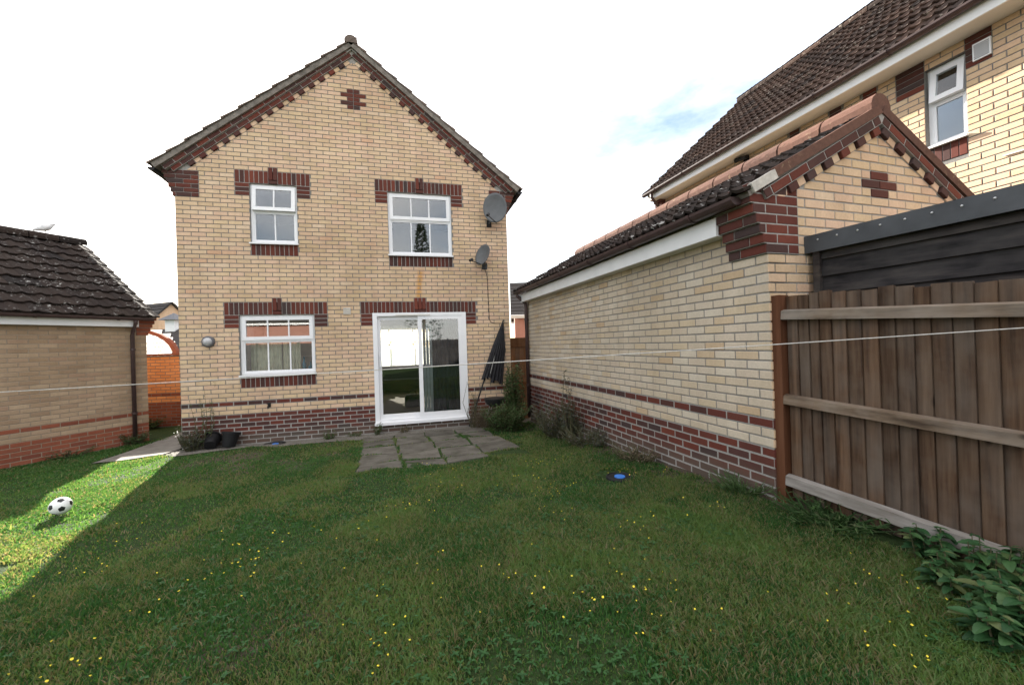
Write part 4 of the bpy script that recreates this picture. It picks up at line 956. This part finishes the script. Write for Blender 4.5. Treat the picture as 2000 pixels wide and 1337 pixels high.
def far_house(name, label, fr_, w, l, ze, zr, wallm, roofm, barge=None):
    t = thing(name, label, 'house', fr_)
    MB().prism([(0, -1), (w, -1), (w, ze), (w / 2, zr - .1), (0, ze)], 0, l).build('wall', wallm, t)
    s = (zr - ze) / (w / 2); th = math.atan(s); sl = (w / 2 + .3) / math.cos(th)
    for side in (-1, 1):
        upd = Vector((math.cos(th) * -side, 0, math.sin(th))); nrm = Vector((side * math.sin(th), 0, math.cos(th))); xd = upd.cross(nrm)
        o_ = Vector((-.3 if side < 0 else w + .3, l + .2 if side < 0 else -.2, ze - .3 * s)); rf = MB().box(0, l + .4, 0, sl, -.05, .01).build('roof', roofm, t, frame(o_, xd, upd))
        b = MB(); n = int(sl / .34)
        for i in range(n): b.add([(0, i * .34, .05), (l + .4, i * .34, .05), (l + .4, i * .34 + .36, .015), (0, i * .34 + .36, .015), (0, i * .34, .01), (l + .4, i * .34, .01)], [(0, 1, 2, 3), (4, 5, 1, 0)], 0, random.random())
        b.build('tile_courses', roofm, rf, kind='stuff')
        if barge: MB().box(l + .37 if side < 0 else -.03, l + .43 if side < 0 else .03, 0, sl, -.16, .03).build('bargeboard', barge, rf)
        MB().box(0, l + .4, -.06, -.02, -.16, .02).build('gutter', 'far_white', rf)
    return t
# gable faces right, its roof slope faces us
fhd = Vector((.93, -.36, 0)).normalized(); fhn = Vector((-fhd.y, fhd.x, 0))
rh_ = Vector((rt.x, rt.y, 0)).normalized(); fh_ = Vector((fw.x, fw.y, 0)).normalized(); hx = rh_ * .34 + fh_ * .94; hy = -rh_ * .94 + fh_ * .34
fh = far_house('far_house', 'distant house with a dark roof and cream gable left of the brick house', frame(Vector((-10.7, 21.67, 0)) - hx * 1.6, hx, hy), 3.2, 9.0, 2.70, 4.35, 'cream_brick', 'far_tile')
cpz = thing('cupola_garage', 'far dark tiled garage roof carrying a white cupola', 'garage', frame(Vector((-11.17, 14.73, 0)), Vector((.954, -.301, 0)), Vector((.301, .954, 0))))
MB().box(0, 5.0, 0, 4.0, -1, 1.0).build('wall', 'orange_brick', cpz)
b = MB().prism([(-.2, 1.0), (5.2, 1.0), (5.2, 1.05), (-.2, 1.05)], -.2, 4.2); b.add([(-.2, -.2, 1.05), (5.2, -.2, 1.05), (5.2, 2.0, 2.35), (-.2, 2.0, 2.35), (-.2, 4.2, 1.05), (5.2, 4.2, 1.05)], [(0, 1, 2, 3), (3, 2, 5, 4), (0, 3, 4), (1, 5, 2)]); b.build('roof', 'far_tile', cpz)
cpo = MB().box(2.8, 3.3, 1.75, 2.25, 2.05, 2.78).build('cupola', 'far_white', cpz)
b = MB(); b.add([(2.6, 1.55, 2.781), (3.5, 1.55, 2.781), (3.5, 2.45, 2.781), (2.6, 2.45, 2.781), (3.05, 2.0, 3.15)], [(0, 1, 4), (1, 2, 4), (2, 3, 4), (3, 0, 4), (3, 2, 1, 0)]); b.build('cupola_roof', 'lead_grey', cpo)
# ------------------------------------------------------------------ right gap: gate fence and a red house
gf = thing('gap_fence', 'orange brown fence panel closing the gap between house and garage', 'fence', loc=(5.80, .42, -.6))
for i in range(5): MB().box(.0 + i * .095, .092 + i * .095, .004 * (i % 2), .02, 0, 1.80).build('board', 'gate_wood', gf)
MB().box(0, .48, -.03, -.002, 1.60, 1.80).build('rail', 'gate_wood', gf); MB().box(0, .48, -.045, -.002, .84, .92).build('rail', 'gate_wood', gf)
far_house('far_red_house', 'distant red brick house with a white bargeboard right of the brick house', frame(Vector((8.95, 11.42, 0)) + rh_ * 6.0, fh_, -rh_), 5.0, 6.0, 2.70, 4.5, 'far_red_brick', 'far_tile', 'far_white')

# ------------------------------------------------------------------ behind the camera (seen only in the window glass)
rg = thing('reflected_garage', 'sunlit orange brick garage seen only as a reflection in the kitchen window', 'garage', loc=(-9.5, -17.5, .1))
MB().box(0, 9.0, -4, 0, -1, 2.6).build('wall', 'far_red_brick', rg); MB().box(0, 9.0, .002, .16, 2.45, 2.62).build('fascia', 'fascia_white', rg)
b = MB(); b.add([(-.2, .3, 2.62), (9.2, .3, 2.62), (9.2, -2, 4.0), (-.2, -2, 4.0), (-.2, -4.2, 2.62), (9.2, -4.2, 2.62)], [(3, 2, 1, 0), (4, 5, 2, 3), (0, 4, 3), (1, 2, 5)]); b.build('roof', 'far_tile', rg)
rfn = thing('added_screen_fence', 'dark fence added behind the camera to block the orange reflection in the lower kitchen panes', 'fence', loc=(-7, -13.6, -.1))  # unseen fence, added to hide the orange reflection from the lower kitchen panes
for i in range(8): MB().box(i * 1.83, i * 1.83 + 1.8, -.03, 0, -.2, 1.50).build('panel', 'shed_wood', rfn)
for i in range(9): MB().box(i * 1.83 - .08, i * 1.83 + .02, -.12, -.031, -.2, 1.56).build('post', 'shed_wood', rfn)
def conifer(loc, h, r, label):
    t = thing('conifer_tree', label, 'tree', loc=loc); MB().tube([(0, 0, -.3), (0, 0, h * .5), (.05, 0, h)], [.14, .08, .01], 8).build('trunk', 'bark', t)
    b = MB(); 
    for i in range(2600):
        z_ = h * (.08 + .92 * random.random() ** .8); rr = r * (1 - z_ / h) ** .8 * (.35 + .65 * random.random()) + .05; an = random.random() * 6.283; p = Vector((rr * math.cos(an), rr * math.sin(an), z_ - rr * .15)); d = Vector((math.cos(an), math.sin(an), random.uniform(-.3, .5))).normalized() * random.uniform(.15, .32); s = d.cross(Vector((random.random() - .5, random.random() - .5, 1))).normalized() * .06
        b.add([p, p + d * .5 + s, p + d, p + d * .5 - s], [(0, 1, 2, 3)], 0, random.random())
    b.build('crown', 'conifer_leaf', t)
conifer((4.8, -20, .1), 9.4, 1.5, 'tall thin conifer seen only as a reflection in the bedroom window')

# ------------------------------------------------------------------ garden objects
# football
R0 = .074; bx, by = .74, -3.50
ball = thing('football', 'white football with black pentagons on the sunlit strip of lawn', 'football', Matrix.Translation((bx, by, gz1(bx, by) + R0 + .012)) @ Matrix.Rotation(.5, 4, 'X') @ Matrix.Rotation(.35, 4, 'Y') @ Matrix.Rotation(.3, 4, 'Z'))
import bmesh
bm = bmesh.new(); bmesh.ops.create_icosphere(bm, subdivisions=1, radius=1); IV = [v.co.normalized() for v in bm.verts]; bm.free()
bm = bmesh.new(); bmesh.ops.create_icosphere(bm, subdivisions=5, radius=1)
cones = []
for v in IV:
    nbv = sorted([u for u in IV if (u - v).length > .1], key=lambda u: (u - v).length)[:5]; a_ = v.orthogonal().normalized(); c_ = v.cross(a_); nbv.sort(key=lambda u: math.atan2((u - v).dot(c_), (u - v).dot(a_)))
    cs = [(2 * v + u).normalized() for u in nbv]; cones.append([cs[i].cross(cs[(i + 1) % 5]) for i in range(5)])
white = MB(); blacks = [MB() for _ in IV]
for f in bm.faces:
    c = f.calc_center_median().normalized(); hit = next((k for k, cn_ in enumerate(cones) if all(n_.dot(c) > 0 for n_ in cn_)), None)
    vs = [v.co.normalized() * R0 * (1.006 if hit is not None else 1.0) for v in f.verts]; (white if hit is None else blacks[hit]).add(vs, [(0, 1, 2)])
bm.free(); white.build('body', 'ball_white', ball, smooth=True)
for k in blacks: k.build('panel', 'ball_black', ball)
# inspection covers
def cover(x_, y_, r_, br, label, off=(0, 0)):
    t = thing('drain_cover', label, 'drain cover', loc=(x_, y_, gz1(x_, y_) - .006)); MB().lathe([(0, .018), (r_ * .86, .018), (r_ * .9, .026), (r_, .02), (r_ + .01, -.03)], 28).build('frame', 'black_plastic', t)
    MB().lathe([(0, .028), (br, .026), (br + .003, .016)], 20, (*off, 0)).build('cap', 'blue_plastic', t)
cover(5.70, -4.42, .13, .050, 'round black drain cover with a blue cap by the right garage wall')
cover(1.46, -.22, .17, .05, 'round black drain cover with a blue cap under the kitchen window', (.02, -.03))
# two black pots lying against the wall
def pot(x_, y_, lean, rz, s, label):
    mm = Matrix.Translation((x_, y_, gz1(x_, y_) + .02 + .11 * s)) @ Matrix.Rotation(rz, 4, 'Z') @ Matrix.Rotation(lean, 4, 'X') @ Matrix.Translation((0, 0, -.11 * s)); t = thing('plant_pot', label, 'plant pot', mm)
    MB().lathe([(.0, .0), (.085 * s, .0), (.115 * s, .22 * s), (.105 * s, .22 * s), (.08 * s, .02 * s), (0, .02 * s)], 20).build('body', 'black_plastic', t, smooth=False)
    MB().lathe([(.112 * s, .195 * s), (.128 * s, .195 * s), (.128 * s, .228 * s), (.112 * s, .228 * s)], 20).build('rim', 'black_plastic', t)
pot(.50, -.17, R(64), R(190), 1.0, 'black plastic plant pot tipped over under the weeds by the wall'); pot(.78, -.19, R(-14), R(-30), 1.1, 'black plastic bucket standing right of the tipped pot')
# washing line across the garden
pA, pB = CAM + (fw + (-.95 - .35) * rt2 + (-.110) * up2) * 1.95, CAM + (fw + (1.29 + .06) * rt2 + (.0495) * up2) * 1.42
lp = [Vector(pA).lerp(Vector(pB), i / 24) for i in range(25)]
pl_, pr_ = CAM + (fw - 1.2903 * rt2 - .1142 * up2) * 1.95, CAM + (fw + 1.2903 * rt2 + .0471 * up2) * 1.42
dv = pr_ - pl_; q0, q1 = pl_ - dv * .6, pr_ + dv * .35; pts = []
for i in range(41):
    t = i / 40; p = q0.lerp(q1, t); p.z -= .055 * 4 * t * (1 - t) * .45 - .0; pts.append(p)
MB().tube(pts, .0023, 6).build('washing_line', 'rope', label='pale washing line stretched low across the whole garden', cat='washing line')
# folded parasol against the house corner, with its pole
pb, pt = Vector((4.86, -.10, gz1(4.86, -.1) + .02)), Vector((5.62, -.10, 1.56)); ax = (pt - pb)
par = thing('folded_parasol', 'dark folded parasol leaning against the house corner', 'parasol', loc=pb)
MB().tube([(0, 0, 0), tuple(ax * .5), tuple(ax)], .016, 8).build('pole', 'black_metal', par)
b = MB(); sgn = ax.normalized(); sx = Vector((sgn.z, 0, -sgn.x)); n = 9
for k in range(7):
    an = (k - 3) * .34; s0 = .18 + .02 * (k % 2); base = ax * (.41 + .05 * random.random()) + sx * (math.sin(an) * .22 + .16) + Vector((0, -.08 * math.cos(an), 0)); mid_ = ax * .75 + sx * (math.sin(an) * .12 + .08) + Vector((0, -.06 * math.cos(an), 0)); tip = ax * .985
    w_ = sx * .045
    b.add([base - w_, base + w_ + Vector((0, .03, 0)), mid_ + w_ * .8, mid_ - w_ * .8, tip + sx * .012, tip - sx * .012, base + Vector((0, -.045, .02)), mid_ + Vector((0, -.04, 0))], [(0, 6, 7, 3), (6, 1, 2, 7), (3, 7, 4, 5), (7, 2, 4)])
pc = b.build('canopy', 'parasol_cloth', par)
for k in range(4):
    an = (k - 1.5) * .5; MB().tube([tuple(ax * .50 + sx * (math.sin(an) * .15 + .09) + Vector((0, -.12 * math.cos(an), 0))), tuple(ax * .97)], .006, 5).build('rib', 'legs_metal' if k == 1 else 'black_metal', par)
# small barbecue behind the weeds
bq = thing('barbecue', 'small black barbecue on thin metal legs by the weeds in the corner', 'barbecue', loc=(5.32, -.42, gz1(5.32, -.42)))
MB().lathe([(0, .40), (.10, .41), (.17, .46), (.20, .53), (.205, .55), (.195, .55), (.16, .47), (0, .43)], 20).build('bowl', 'black_metal', bq, smooth=False)
for k in range(3):
    an = 2.1 * k + .6; MB().tube([(.10 * math.cos(an), .10 * math.sin(an), .43), (.21 * math.cos(an), .21 * math.sin(an), 0)], .009, 6).build('leg', 'legs_metal', bq)
MB().lathe([(0, .555), (.2, .555), (.2, .562), (0, .562)], 20).build('grill', 'black_metal', bq)

# ------------------------------------------------------------------ plants
def leaf_geo(l, w, fold=.25, n=3):
    """pointed leaf along +y, slightly folded and drooping"""
    vs = [(0, 0, 0)]; 
    prof = [(.25, .8), (.5, 1.0), (.78, .62)]
    for t, q in prof: vs += [(-w / 2 * q, l * t, fold * w * .5 * q - .3 * l * t * t), (0, l * t, -.3 * l * t * t), (w / 2 * q, l * t, fold * w * .5 * q - .3 * l * t * t)]
    vs.append((0, l, -.34 * l)); fs = [(0, 2, 1), (0, 3, 2), (1, 2, 5, 4), (2, 3, 6, 5), (4, 5, 8, 7), (5, 6, 9, 8), (7, 8, 10), (8, 9, 10)]
    return vs, fs
def serrated_leaf(l, w):
    vs = []; n = 7; L_ = []; 
    for i in range(n + 1):
        t = i / n; wd = w / 2 * math.sin(math.pi * min(1, .12 + .88 * t)) ** .7 * (1 - .25 * t); 
        for s, off in ((0, 0), (.5, .045)):
            tt = min(1, t + s / n); L_.append((tt, wd * (1.0 if s == 0 else .86)))
    z = lambda t, x_: -.35 * l * t * t + .18 * abs(x_)
    for t, wd in L_: vs += [(-wd, l * t, z(t, wd)), (0, l * t, z(t, 0)), (wd, l * t, z(t, wd))]
    fs = []
    for i in range(len(L_) - 1): o_ = 3 * i; fs += [(o_, o_ + 1, o_ + 4, o_ + 3), (o_ + 1, o_ + 2, o_ + 5, o_ + 4)]
    return vs, fs
def rot_to(d, roll_=0):
    q = Vector(d).to_track_quat('Y', 'Z'); return q.to_matrix() @ Matrix.Rotation(roll_, 3, 'Y')
def weed(name, label, loc, stems, h, spread, leaf, n, mat, cat='plant', stemmat='stem', lw=None, bend=.2, tipleaf=True, lo=.12, group=None):
    t = thing(name, label, cat, loc=loc, group=group); sb = MB(); lb = MB(); lv, lf = leaf_geo(1, lw or .45)
    for s in range(stems):
        an = random.random() * 6.283; r_ = spread * math.sqrt(random.random()); hh = h * random.uniform(.55, 1.0); base = Vector((r_ * .35 * math.cos(an), r_ * .35 * math.sin(an), -.02)); tip = Vector((r_ * math.cos(an), r_ * math.sin(an), hh)); md = base.lerp(tip, .5) + Vector((random.uniform(-bend, bend) * hh * .3, random.uniform(-bend, bend) * hh * .3, hh * .05))
        P = [base, base.lerp(md, .6), md, md.lerp(tip, .5), tip]; sb.tube([tuple(p) for p in P], [.006, .005, .0045, .003, .0015], 5)
        for k in range(n):
            tt = lo + (1 - lo) * (k + random.random()) / n; i = min(3, int(tt * 4)); p = P[i].lerp(P[i + 1], tt * 4 - i); a2 = random.random() * 6.283; d = Vector((math.cos(a2), math.sin(a2), random.uniform(-.1, .8))).normalized(); ln = leaf * random.uniform(.6, 1.25) * (1.15 - .5 * tt); Rm = rot_to(d, random.uniform(-.6, .6))
            lb.add([p + Rm @ (Vector(v) * ln) for v in lv], lf, 0, random.random())
    sb.build('stem', stemmat, t, kind='stuff'); lb.build('leaf', mat, t, kind='stuff'); return t
def G(x_, y_): return (x_, y_, gz1(x_, y_))
weed('climbing_weed', 'tall straggly leafy shrub growing up the wall left of the kitchen window', G(.36, -.14), 7, 1.15, .20, .065, 16, 'weed_leaf', bend=.5)
weed('dry_weed', 'dusty low weed around the black pots at the house corner', G(.25, -.22), 45, .45, .26, .055, 16, 'grey_leaf', bend=.5)
weed('small_weed', 'small dark weed at the left foot of the sliding door', G(3.16, -.16), 12, .26, .12, .055, 8, 'weed_leaf')
weed('seed_weed', 'dry brown seed head weed under the middle of the sliding door', G(3.62, -.16), 12, .16, .12, .05, 6, 'dry_leaf')
weed('low_weed', 'low green weed in the dirt strip between tap and door', G(2.32, -.17), 18, .17, .16, .05, 8, 'weed_leaf')
weed('edge_weed', 'thin weed against the plinth beside the sliding door', G(2.75, -.12), 14, .10, .2, .045, 7, 'weed_leaf')
weed('feathery_weed', 'feathery pale green weed in front of the right end of the sliding door', G(4.92, -.22), 14, .95, .20, .030, 40, 'grey_leaf', bend=.5, lw=.2, lo=.35)
weed('tall_weed', 'tall bright green weed clump in the corner by the folded parasol', G(5.66, -.55), 46, 1.3, .22, .08, 46, 'weed_leaf', bend=.35)
weed('green_bush', 'leafy green weed mass in front of the barbecue', G(5.42, -.95), 120, .55, .50, .065, 24, 'weed_leaf', bend=.5)
weed('dead_grass', 'dry straw coloured weeds under the leaning parasol', G(5.12, -.36), 80, .45, .34, .06, 9, 'dry_leaf', bend=.8, lw=.2, stemmat='dry_leaf')
weed('grey_bush', 'grey green bush with faded purple tips against the garage wall', G(6.03, -2.05), 120, .62, .50, .05, 18, 'grey_leaf', bend=.9)
weed('tall_stem_weed', 'single tall dark stemmed weed standing out of the grey bush', G(6.02, -2.45), 6, 1.05, .14, .075, 24, 'grey_leaf', bend=.4, lo=.3)
weed('wall_weed', 'low grey weeds along the foot of the right garage wall', G(6.10, -2.9), 80, .26, .45, .05, 9, 'grey_leaf', bend=.9)
weed('plinth_weed', 'sparse dry weeds at the garage plinth near the drain cover', G(6.22, -3.9), 50, .22, .35, .055, 6, 'dry_leaf', bend=.8, lw=.2)
weed('corner_weed', 'tufts of long grass at the garage corner by the fence post', G(6.36, -5.2), 60, .16, .30, .07, 5, 'weed_leaf', bend=.9, lw=.12, stemmat='weed_leaf')
weed('fence_weed', 'tangled long grass along the foot of the fence', G(6.44, -5.85), 110, .15, .38, .07, 6, 'weed_leaf', bend=.9, lw=.14, stemmat='weed_leaf')
weed('pipe_weed', 'dark weed clump round the foot of the left garage downpipe', (-1.42, 1.32, gz1(-1.42, 1.32)), 40, .26, .26, .06, 10, 'weed_leaf', bend=.5)
weed('left_wall_weed', 'thin weeds along the left garage plinth', (-1.95, .62, gz1(-1.95, .62)), 40, .16, .4, .05, 7, 'weed_leaf', bend=.5)
weed('far_weed', 'sunlit weeds at the foot of the orange garden wall', (-2.5, 3.55, gz1(-2.5, 3.55)), 80, .32, .55, .08, 8, 'weed_leaf', bend=.5)
# nettles along the fence: leaves are single objects
lvN, lfN = serrated_leaf(1, .68); nl = MB(); nl.add(lvN, lfN); nle = nl.mesh('leaf', 'nettle_leaf')
def nettle(loc, stems, h, spread, leaf, label, per=6):
    t = thing('nettle_plant', label, 'plant', loc=loc, group=None); sb = MB()
    for s in range(stems):
        an = random.random() * 6.283; r_ = spread * math.sqrt(random.random()); hh = h * random.uniform(.6, 1.0); base = Vector((r_ * .8 * math.cos(an), r_ * .8 * math.sin(an), -.02)); tip = Vector((r_ * 1.1 * math.cos(an), r_ * 1.1 * math.sin(an), hh)); sb.tube([tuple(base), tuple(base.lerp(tip, .5)), tuple(tip)], [.005, .004, .002], 5); ph = random.random() * 3
        for k in range(per):
            p = base.lerp(tip, .30 + .70 * k / (per - 1)); ph += 1.57 + random.uniform(-.3, .3)
            for side in (0, math.pi):
                d = Vector((math.cos(ph + side), math.sin(ph + side), random.uniform(-.05, .35))).normalized(); ln = leaf * random.uniform(.5, 1.3) * (1.0 if k < per - 1 else .55)
                o = bpy.data.objects.new('leaf', nle); col.objects.link(o); o.parent = t; o.matrix_local = Matrix.Translation(p) @ (rot_to(d, random.uniform(-.3, .3)).to_4x4()) @ Matrix.Scale(ln, 4)
    sb.build('stem', 'stem', t, kind='stuff')
nettle(G(6.50, -6.36), 9, .19, .11, .058, 'nettle clump at the bottom rail of the fence, farthest from the camera')
nettle(G(6.44, -6.60), 13, .24, .15, .064, 'nettle clump pressed against the fence boards at the right edge')
nettle(G(6.27, -6.58), 9, .15, .13, .060, 'low nettle clump just in front of the fence, in the middle of the patch')
nettle(G(6.00, -6.90), 12, .15, .13, .062, 'nearest nettle clump spreading into the lawn at lower right')
nettle(G(6.20, -6.86), 13, .20, .15, .066, 'nettle clump cut by the right edge of the picture, low in the corner')

# ------------------------------------------------------------------ lawn
def vnoise(x, y, s, seed):
    x = x * s + seed * 17.3; y = y * s + seed * 9.1; xi = np.floor(x).astype(int); yi = np.floor(y).astype(int); fx = x - xi; fy = y - yi; fx = fx * fx * (3 - 2 * fx); fy = fy * fy * (3 - 2 * fy)
    h = lambda a, b_: (np.sin(a * 127.1 + b_ * 311.7 + seed * 74.7) * 43758.5453) % 1.0
    return (h(xi, yi) * (1 - fx) + h(xi + 1, yi) * fx) * (1 - fy) + (h(xi, yi + 1) * (1 - fx) + h(xi + 1, yi + 1) * fx) * fy
def fbm(x, y, s, seed): return .55 * vnoise(x, y, s, seed) + .3 * vnoise(x, y, s * 2.3, seed + 1) + .15 * vnoise(x, y, s * 5.1, seed + 2)
def lawn_pts(n, x0, x1, y0, y1): return rng.uniform(x0, x1, n), rng.uniform(y0, y1, n)
P = []
x_, y_ = lawn_pts(420000, 1.3, 6.45, -7.3, -4.6); P.append((x_, y_, np.zeros(len(x_))))
x_, y_ = lawn_pts(230000, -1.6, 6.3, -4.6, -2.0); P.append((x_, y_, np.ones(len(x_))))
x_, y_ = lawn_pts(150000, -2.6, 6.2, -2.0, 1.2); P.append((x_, y_, np.full(len(x_), 2)))
x_, y_ = lawn_pts(30000, -3.2, 0, 1.2, 4.0); P.append((x_, y_, np.full(len(x_), 2)))
gx, gy, gzn = [np.concatenate(a) for a in zip(*P)]
# inside the view only
dx, dy = gx - CAM.x, gy - CAM.y; dep = dx * fw.x + dy * fw.y; lat = dx * rt2.x + dy * rt2.y
keep = (dep > .6) & (np.abs(lat) < dep * 1.42 + .15)
wob = .10 * (vnoise(gx, gy, 6, 3) - .5) * 2
keep &= ~((gx > -1.05 + wob) & (gx < -.03) & (gy > -.45 + wob * .5))                       # path
keep &= ~((gx > -.08) & (gx < 2.95) & (gy > -.50 + wob))                                    # gravel bed
px_ = 2.87 - .085 * gy; pu = (gx - px_) / .533; pvj = np.min(np.abs(gy[:, None] + .015 * np.clip(np.round(pu - .5), 0, 3)[:, None] - np.array([-.84, -1.42, -2.02, -2.64])[None]), 1)
jt = (np.abs(pu - np.round(pu)) * .533 < .026) | (pvj < .026); jt &= vnoise(gx, gy, 2.2, 5) > .30
keep &= ~((gx > px_ + wob * .4) & (gx < px_ + 2.14 + wob) & (gy > -3.03 - .04 * pu + wob * 1.0 + .30 * np.clip((pu - 2.0) / 1.0, 0, 1) * (vnoise(gx, gy, 2.5, 8))) & ~jt)
keep &= ~((gx > 2.85) & (gx < 5.9) & (gy > -.40 + wob))
keep &= ~((gy > -.02) & (gx > 0))                                                           # house
wl = 6.447 + (gy + 5.452) * -.0486; keep &= gx < wl - .06 + .04 * wob
ls = (gx - L0.x) * LN.x + (gy - L0.y) * LN.y; keep &= ls < -.04                              # left garage
keep &= ~(((gx - 5.70) ** 2 + (gy + 4.33) ** 2) < .19 ** 2)
dens = fbm(gx, gy, .9, 11); bare = np.clip((fbm(gx, gy, 1.1, 21) - .56) * 7, 0, 1)
# thin worn grass on the left of the patio and along the walls
worn = wear(gx, gy) * (.45 + .55 * np.clip((fbm(gx, gy, 2.6, 61) - .28) * 4, 0, 1)); bare = np.maximum(bare * .8, worn)
keep &= rng.random(len(gx)) > bare * .90
gx, gy, gzn, dens, bare = gx[keep], gy[keep], gzn[keep], dens[keep], bare[keep]; N = len(gx); gzz = gh(gx, gy)
clump = fbm(gx, gy, 5.5, 31); hgt = (.012 + .019 * rng.random(N) ** 1.5 + .034 * np.clip(clump - .45, 0, 1)) * (1 - .45 * bare); long_ = rng.random(N) < .012; hgt[long_] *= 2.0
wid = np.where(gzn == 0, .0026, np.where(gzn == 1, .0042, .0062)) * rng.uniform(.7, 1.4, N); an = rng.uniform(0, 6.2832, N); lean = rng.uniform(.25, 1.25, N) * hgt; a2 = rng.uniform(0, 6.2832, N)
wx, wy = np.cos(an) * wid, np.sin(an) * wid; lx, ly = np.cos(a2) * lean, np.sin(a2) * lean
V = np.empty((N, 5, 3)); V[:, 0] = np.stack([gx - wx, gy - wy, gzz - .004], 1); V[:, 1] = np.stack([gx + wx, gy + wy, gzz - .004], 1)
V[:, 2] = np.stack([gx + lx * .4 + wx * .75, gy + ly * .4 + wy * .75, gzz + hgt * .62], 1); V[:, 3] = np.stack([gx + lx * .4 - wx * .75, gy + ly * .4 - wy * .75, gzz + hgt * .62], 1); V[:, 4] = np.stack([gx + lx, gy + ly, gzz + hgt], 1)
me = bpy.data.meshes.new('grass'); me.vertices.add(N * 5); me.vertices.foreach_set('co', V.astype(np.float32).ravel())
base = (np.arange(N) * 5)[:, None]; loops = np.concatenate([base + np.array([[0, 1, 2, 3]]), base + np.array([[3, 2, 4]])], 1).ravel().astype(np.int32)
me.loops.add(N * 7); me.loops.foreach_set('vertex_index', loops); me.polygons.add(N * 2)
st = np.stack([np.arange(N) * 7, np.arange(N) * 7 + 4], 1).ravel().astype(np.int32); me.polygons.foreach_set('loop_start', st)
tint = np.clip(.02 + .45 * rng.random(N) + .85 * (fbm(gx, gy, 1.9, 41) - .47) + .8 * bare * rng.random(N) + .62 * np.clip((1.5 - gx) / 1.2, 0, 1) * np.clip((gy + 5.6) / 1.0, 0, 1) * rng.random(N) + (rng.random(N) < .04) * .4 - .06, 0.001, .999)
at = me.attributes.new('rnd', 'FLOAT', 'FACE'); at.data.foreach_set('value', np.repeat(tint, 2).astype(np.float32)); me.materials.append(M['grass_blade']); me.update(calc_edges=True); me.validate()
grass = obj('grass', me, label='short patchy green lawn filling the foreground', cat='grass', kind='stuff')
# clover and plantain leaves low in the lawn
b = MB(); lv, lf = leaf_geo(1, .55); nl_ = 0
while nl_ < 6000:
    t = random.random(); y_ = -7.2 + 5.0 * t ** 1.4; x_ = random.uniform(1.0, 6.3)
    d = Vector((x_ - CAM.x, y_ - CAM.y, 0)); 
    if d.dot(fw) < .7 or abs(d.dot(rt2)) > d.dot(fw) * 1.38: nl_ += .2; continue
    if float(fbm(np.array([x_]), np.array([y_]), 1.6, 51)[0]) < .47: nl_ += .2; continue
    wlx = 6.447 + (y_ + 5.452) * -.0486
    if x_ > wlx - .05 or (y_ > -3.2 and x_ > 2.7) or (x_ < 2.2 and y_ > -5.4): nl_ += .2; continue
    z_ = gz1(x_, y_) + random.uniform(.004, .026); n = random.choice((1, 3, 3, 4)); a0 = random.random() * 6.28; ln = random.uniform(.008, .024)
    for k in range(n):
        Rm = rot_to(Vector((math.cos(a0 + k * 6.28 / n), math.sin(a0 + k * 6.28 / n), random.uniform(.0, .6))), 0); b.add([Vector((x_, y_, z_)) + Rm @ (Vector(v) * ln) for v in lv], lf, 0, random.random() * .5)
    nl_ += 1
b.build('clover', 'clover_leaf', label='small broad clover and plantain leaves scattered through the lawn', cat='ground cover', kind='stuff')
# yellow flowers
b = MB(); cl = [(random.uniform(1.6, 6.1), random.uniform(-6.9, -2.9)) for _ in range(46)]
for k in range(320):
    c = random.choice(cl); x_, y_ = c[0] + random.gauss(0, .13), c[1] + random.gauss(0, .13)
    if x_ > 6.2 or (y_ > -3.0 and x_ > 2.9): continue
    z_ = gz1(x_, y_) + random.uniform(.025, .06); r_ = random.uniform(.0028, .0062); n = 7; tx, ty = random.uniform(-.4, .4), random.uniform(-.4, .4)
    vs = [(x_, y_, z_ + .002)] + [(x_ + r_ * math.cos(6.283 * i / n), y_ + r_ * math.sin(6.283 * i / n), z_ + r_ * (tx * math.cos(6.283 * i / n) + ty * math.sin(6.283 * i / n)) + .0015 * (i % 2)) for i in range(n)] + [(x_, y_, z_ - .006)]
    b.add(vs, [(0, 1 + i, 1 + (i + 1) % n) for i in range(n)] + [(n + 1, 1 + (i + 1) % n, 1 + i) for i in range(n)])
b.build('yellow_flowers', 'flower_yellow', label='tiny yellow flowers dotted through the lawn', cat='flowers', kind='stuff')
# loose stones along the gravel bed
b = MB()
for k in range(900):
    x_ = random.uniform(-.05, 5.4); y_ = -.03 - random.random() * .46; s = random.uniform(.005, .016); z_ = gz1(x_, y_) + .012; q = [random.uniform(.6, 1.2) for _ in range(6)]
    b.add([(x_ - s * q[0], y_, z_), (x_ + s * q[1], y_, z_), (x_, y_ - s * q[2], z_), (x_, y_ + s * q[3], z_), (x_, y_, z_ + s * .7 * q[4])], [(0, 2, 4), (2, 1, 4), (1, 3, 4), (3, 0, 4)], 0, 0)
b.build('stones', 'gravel_strip', label='loose small stones in the dirt strip along the house wall', cat='stones', kind='stuff')
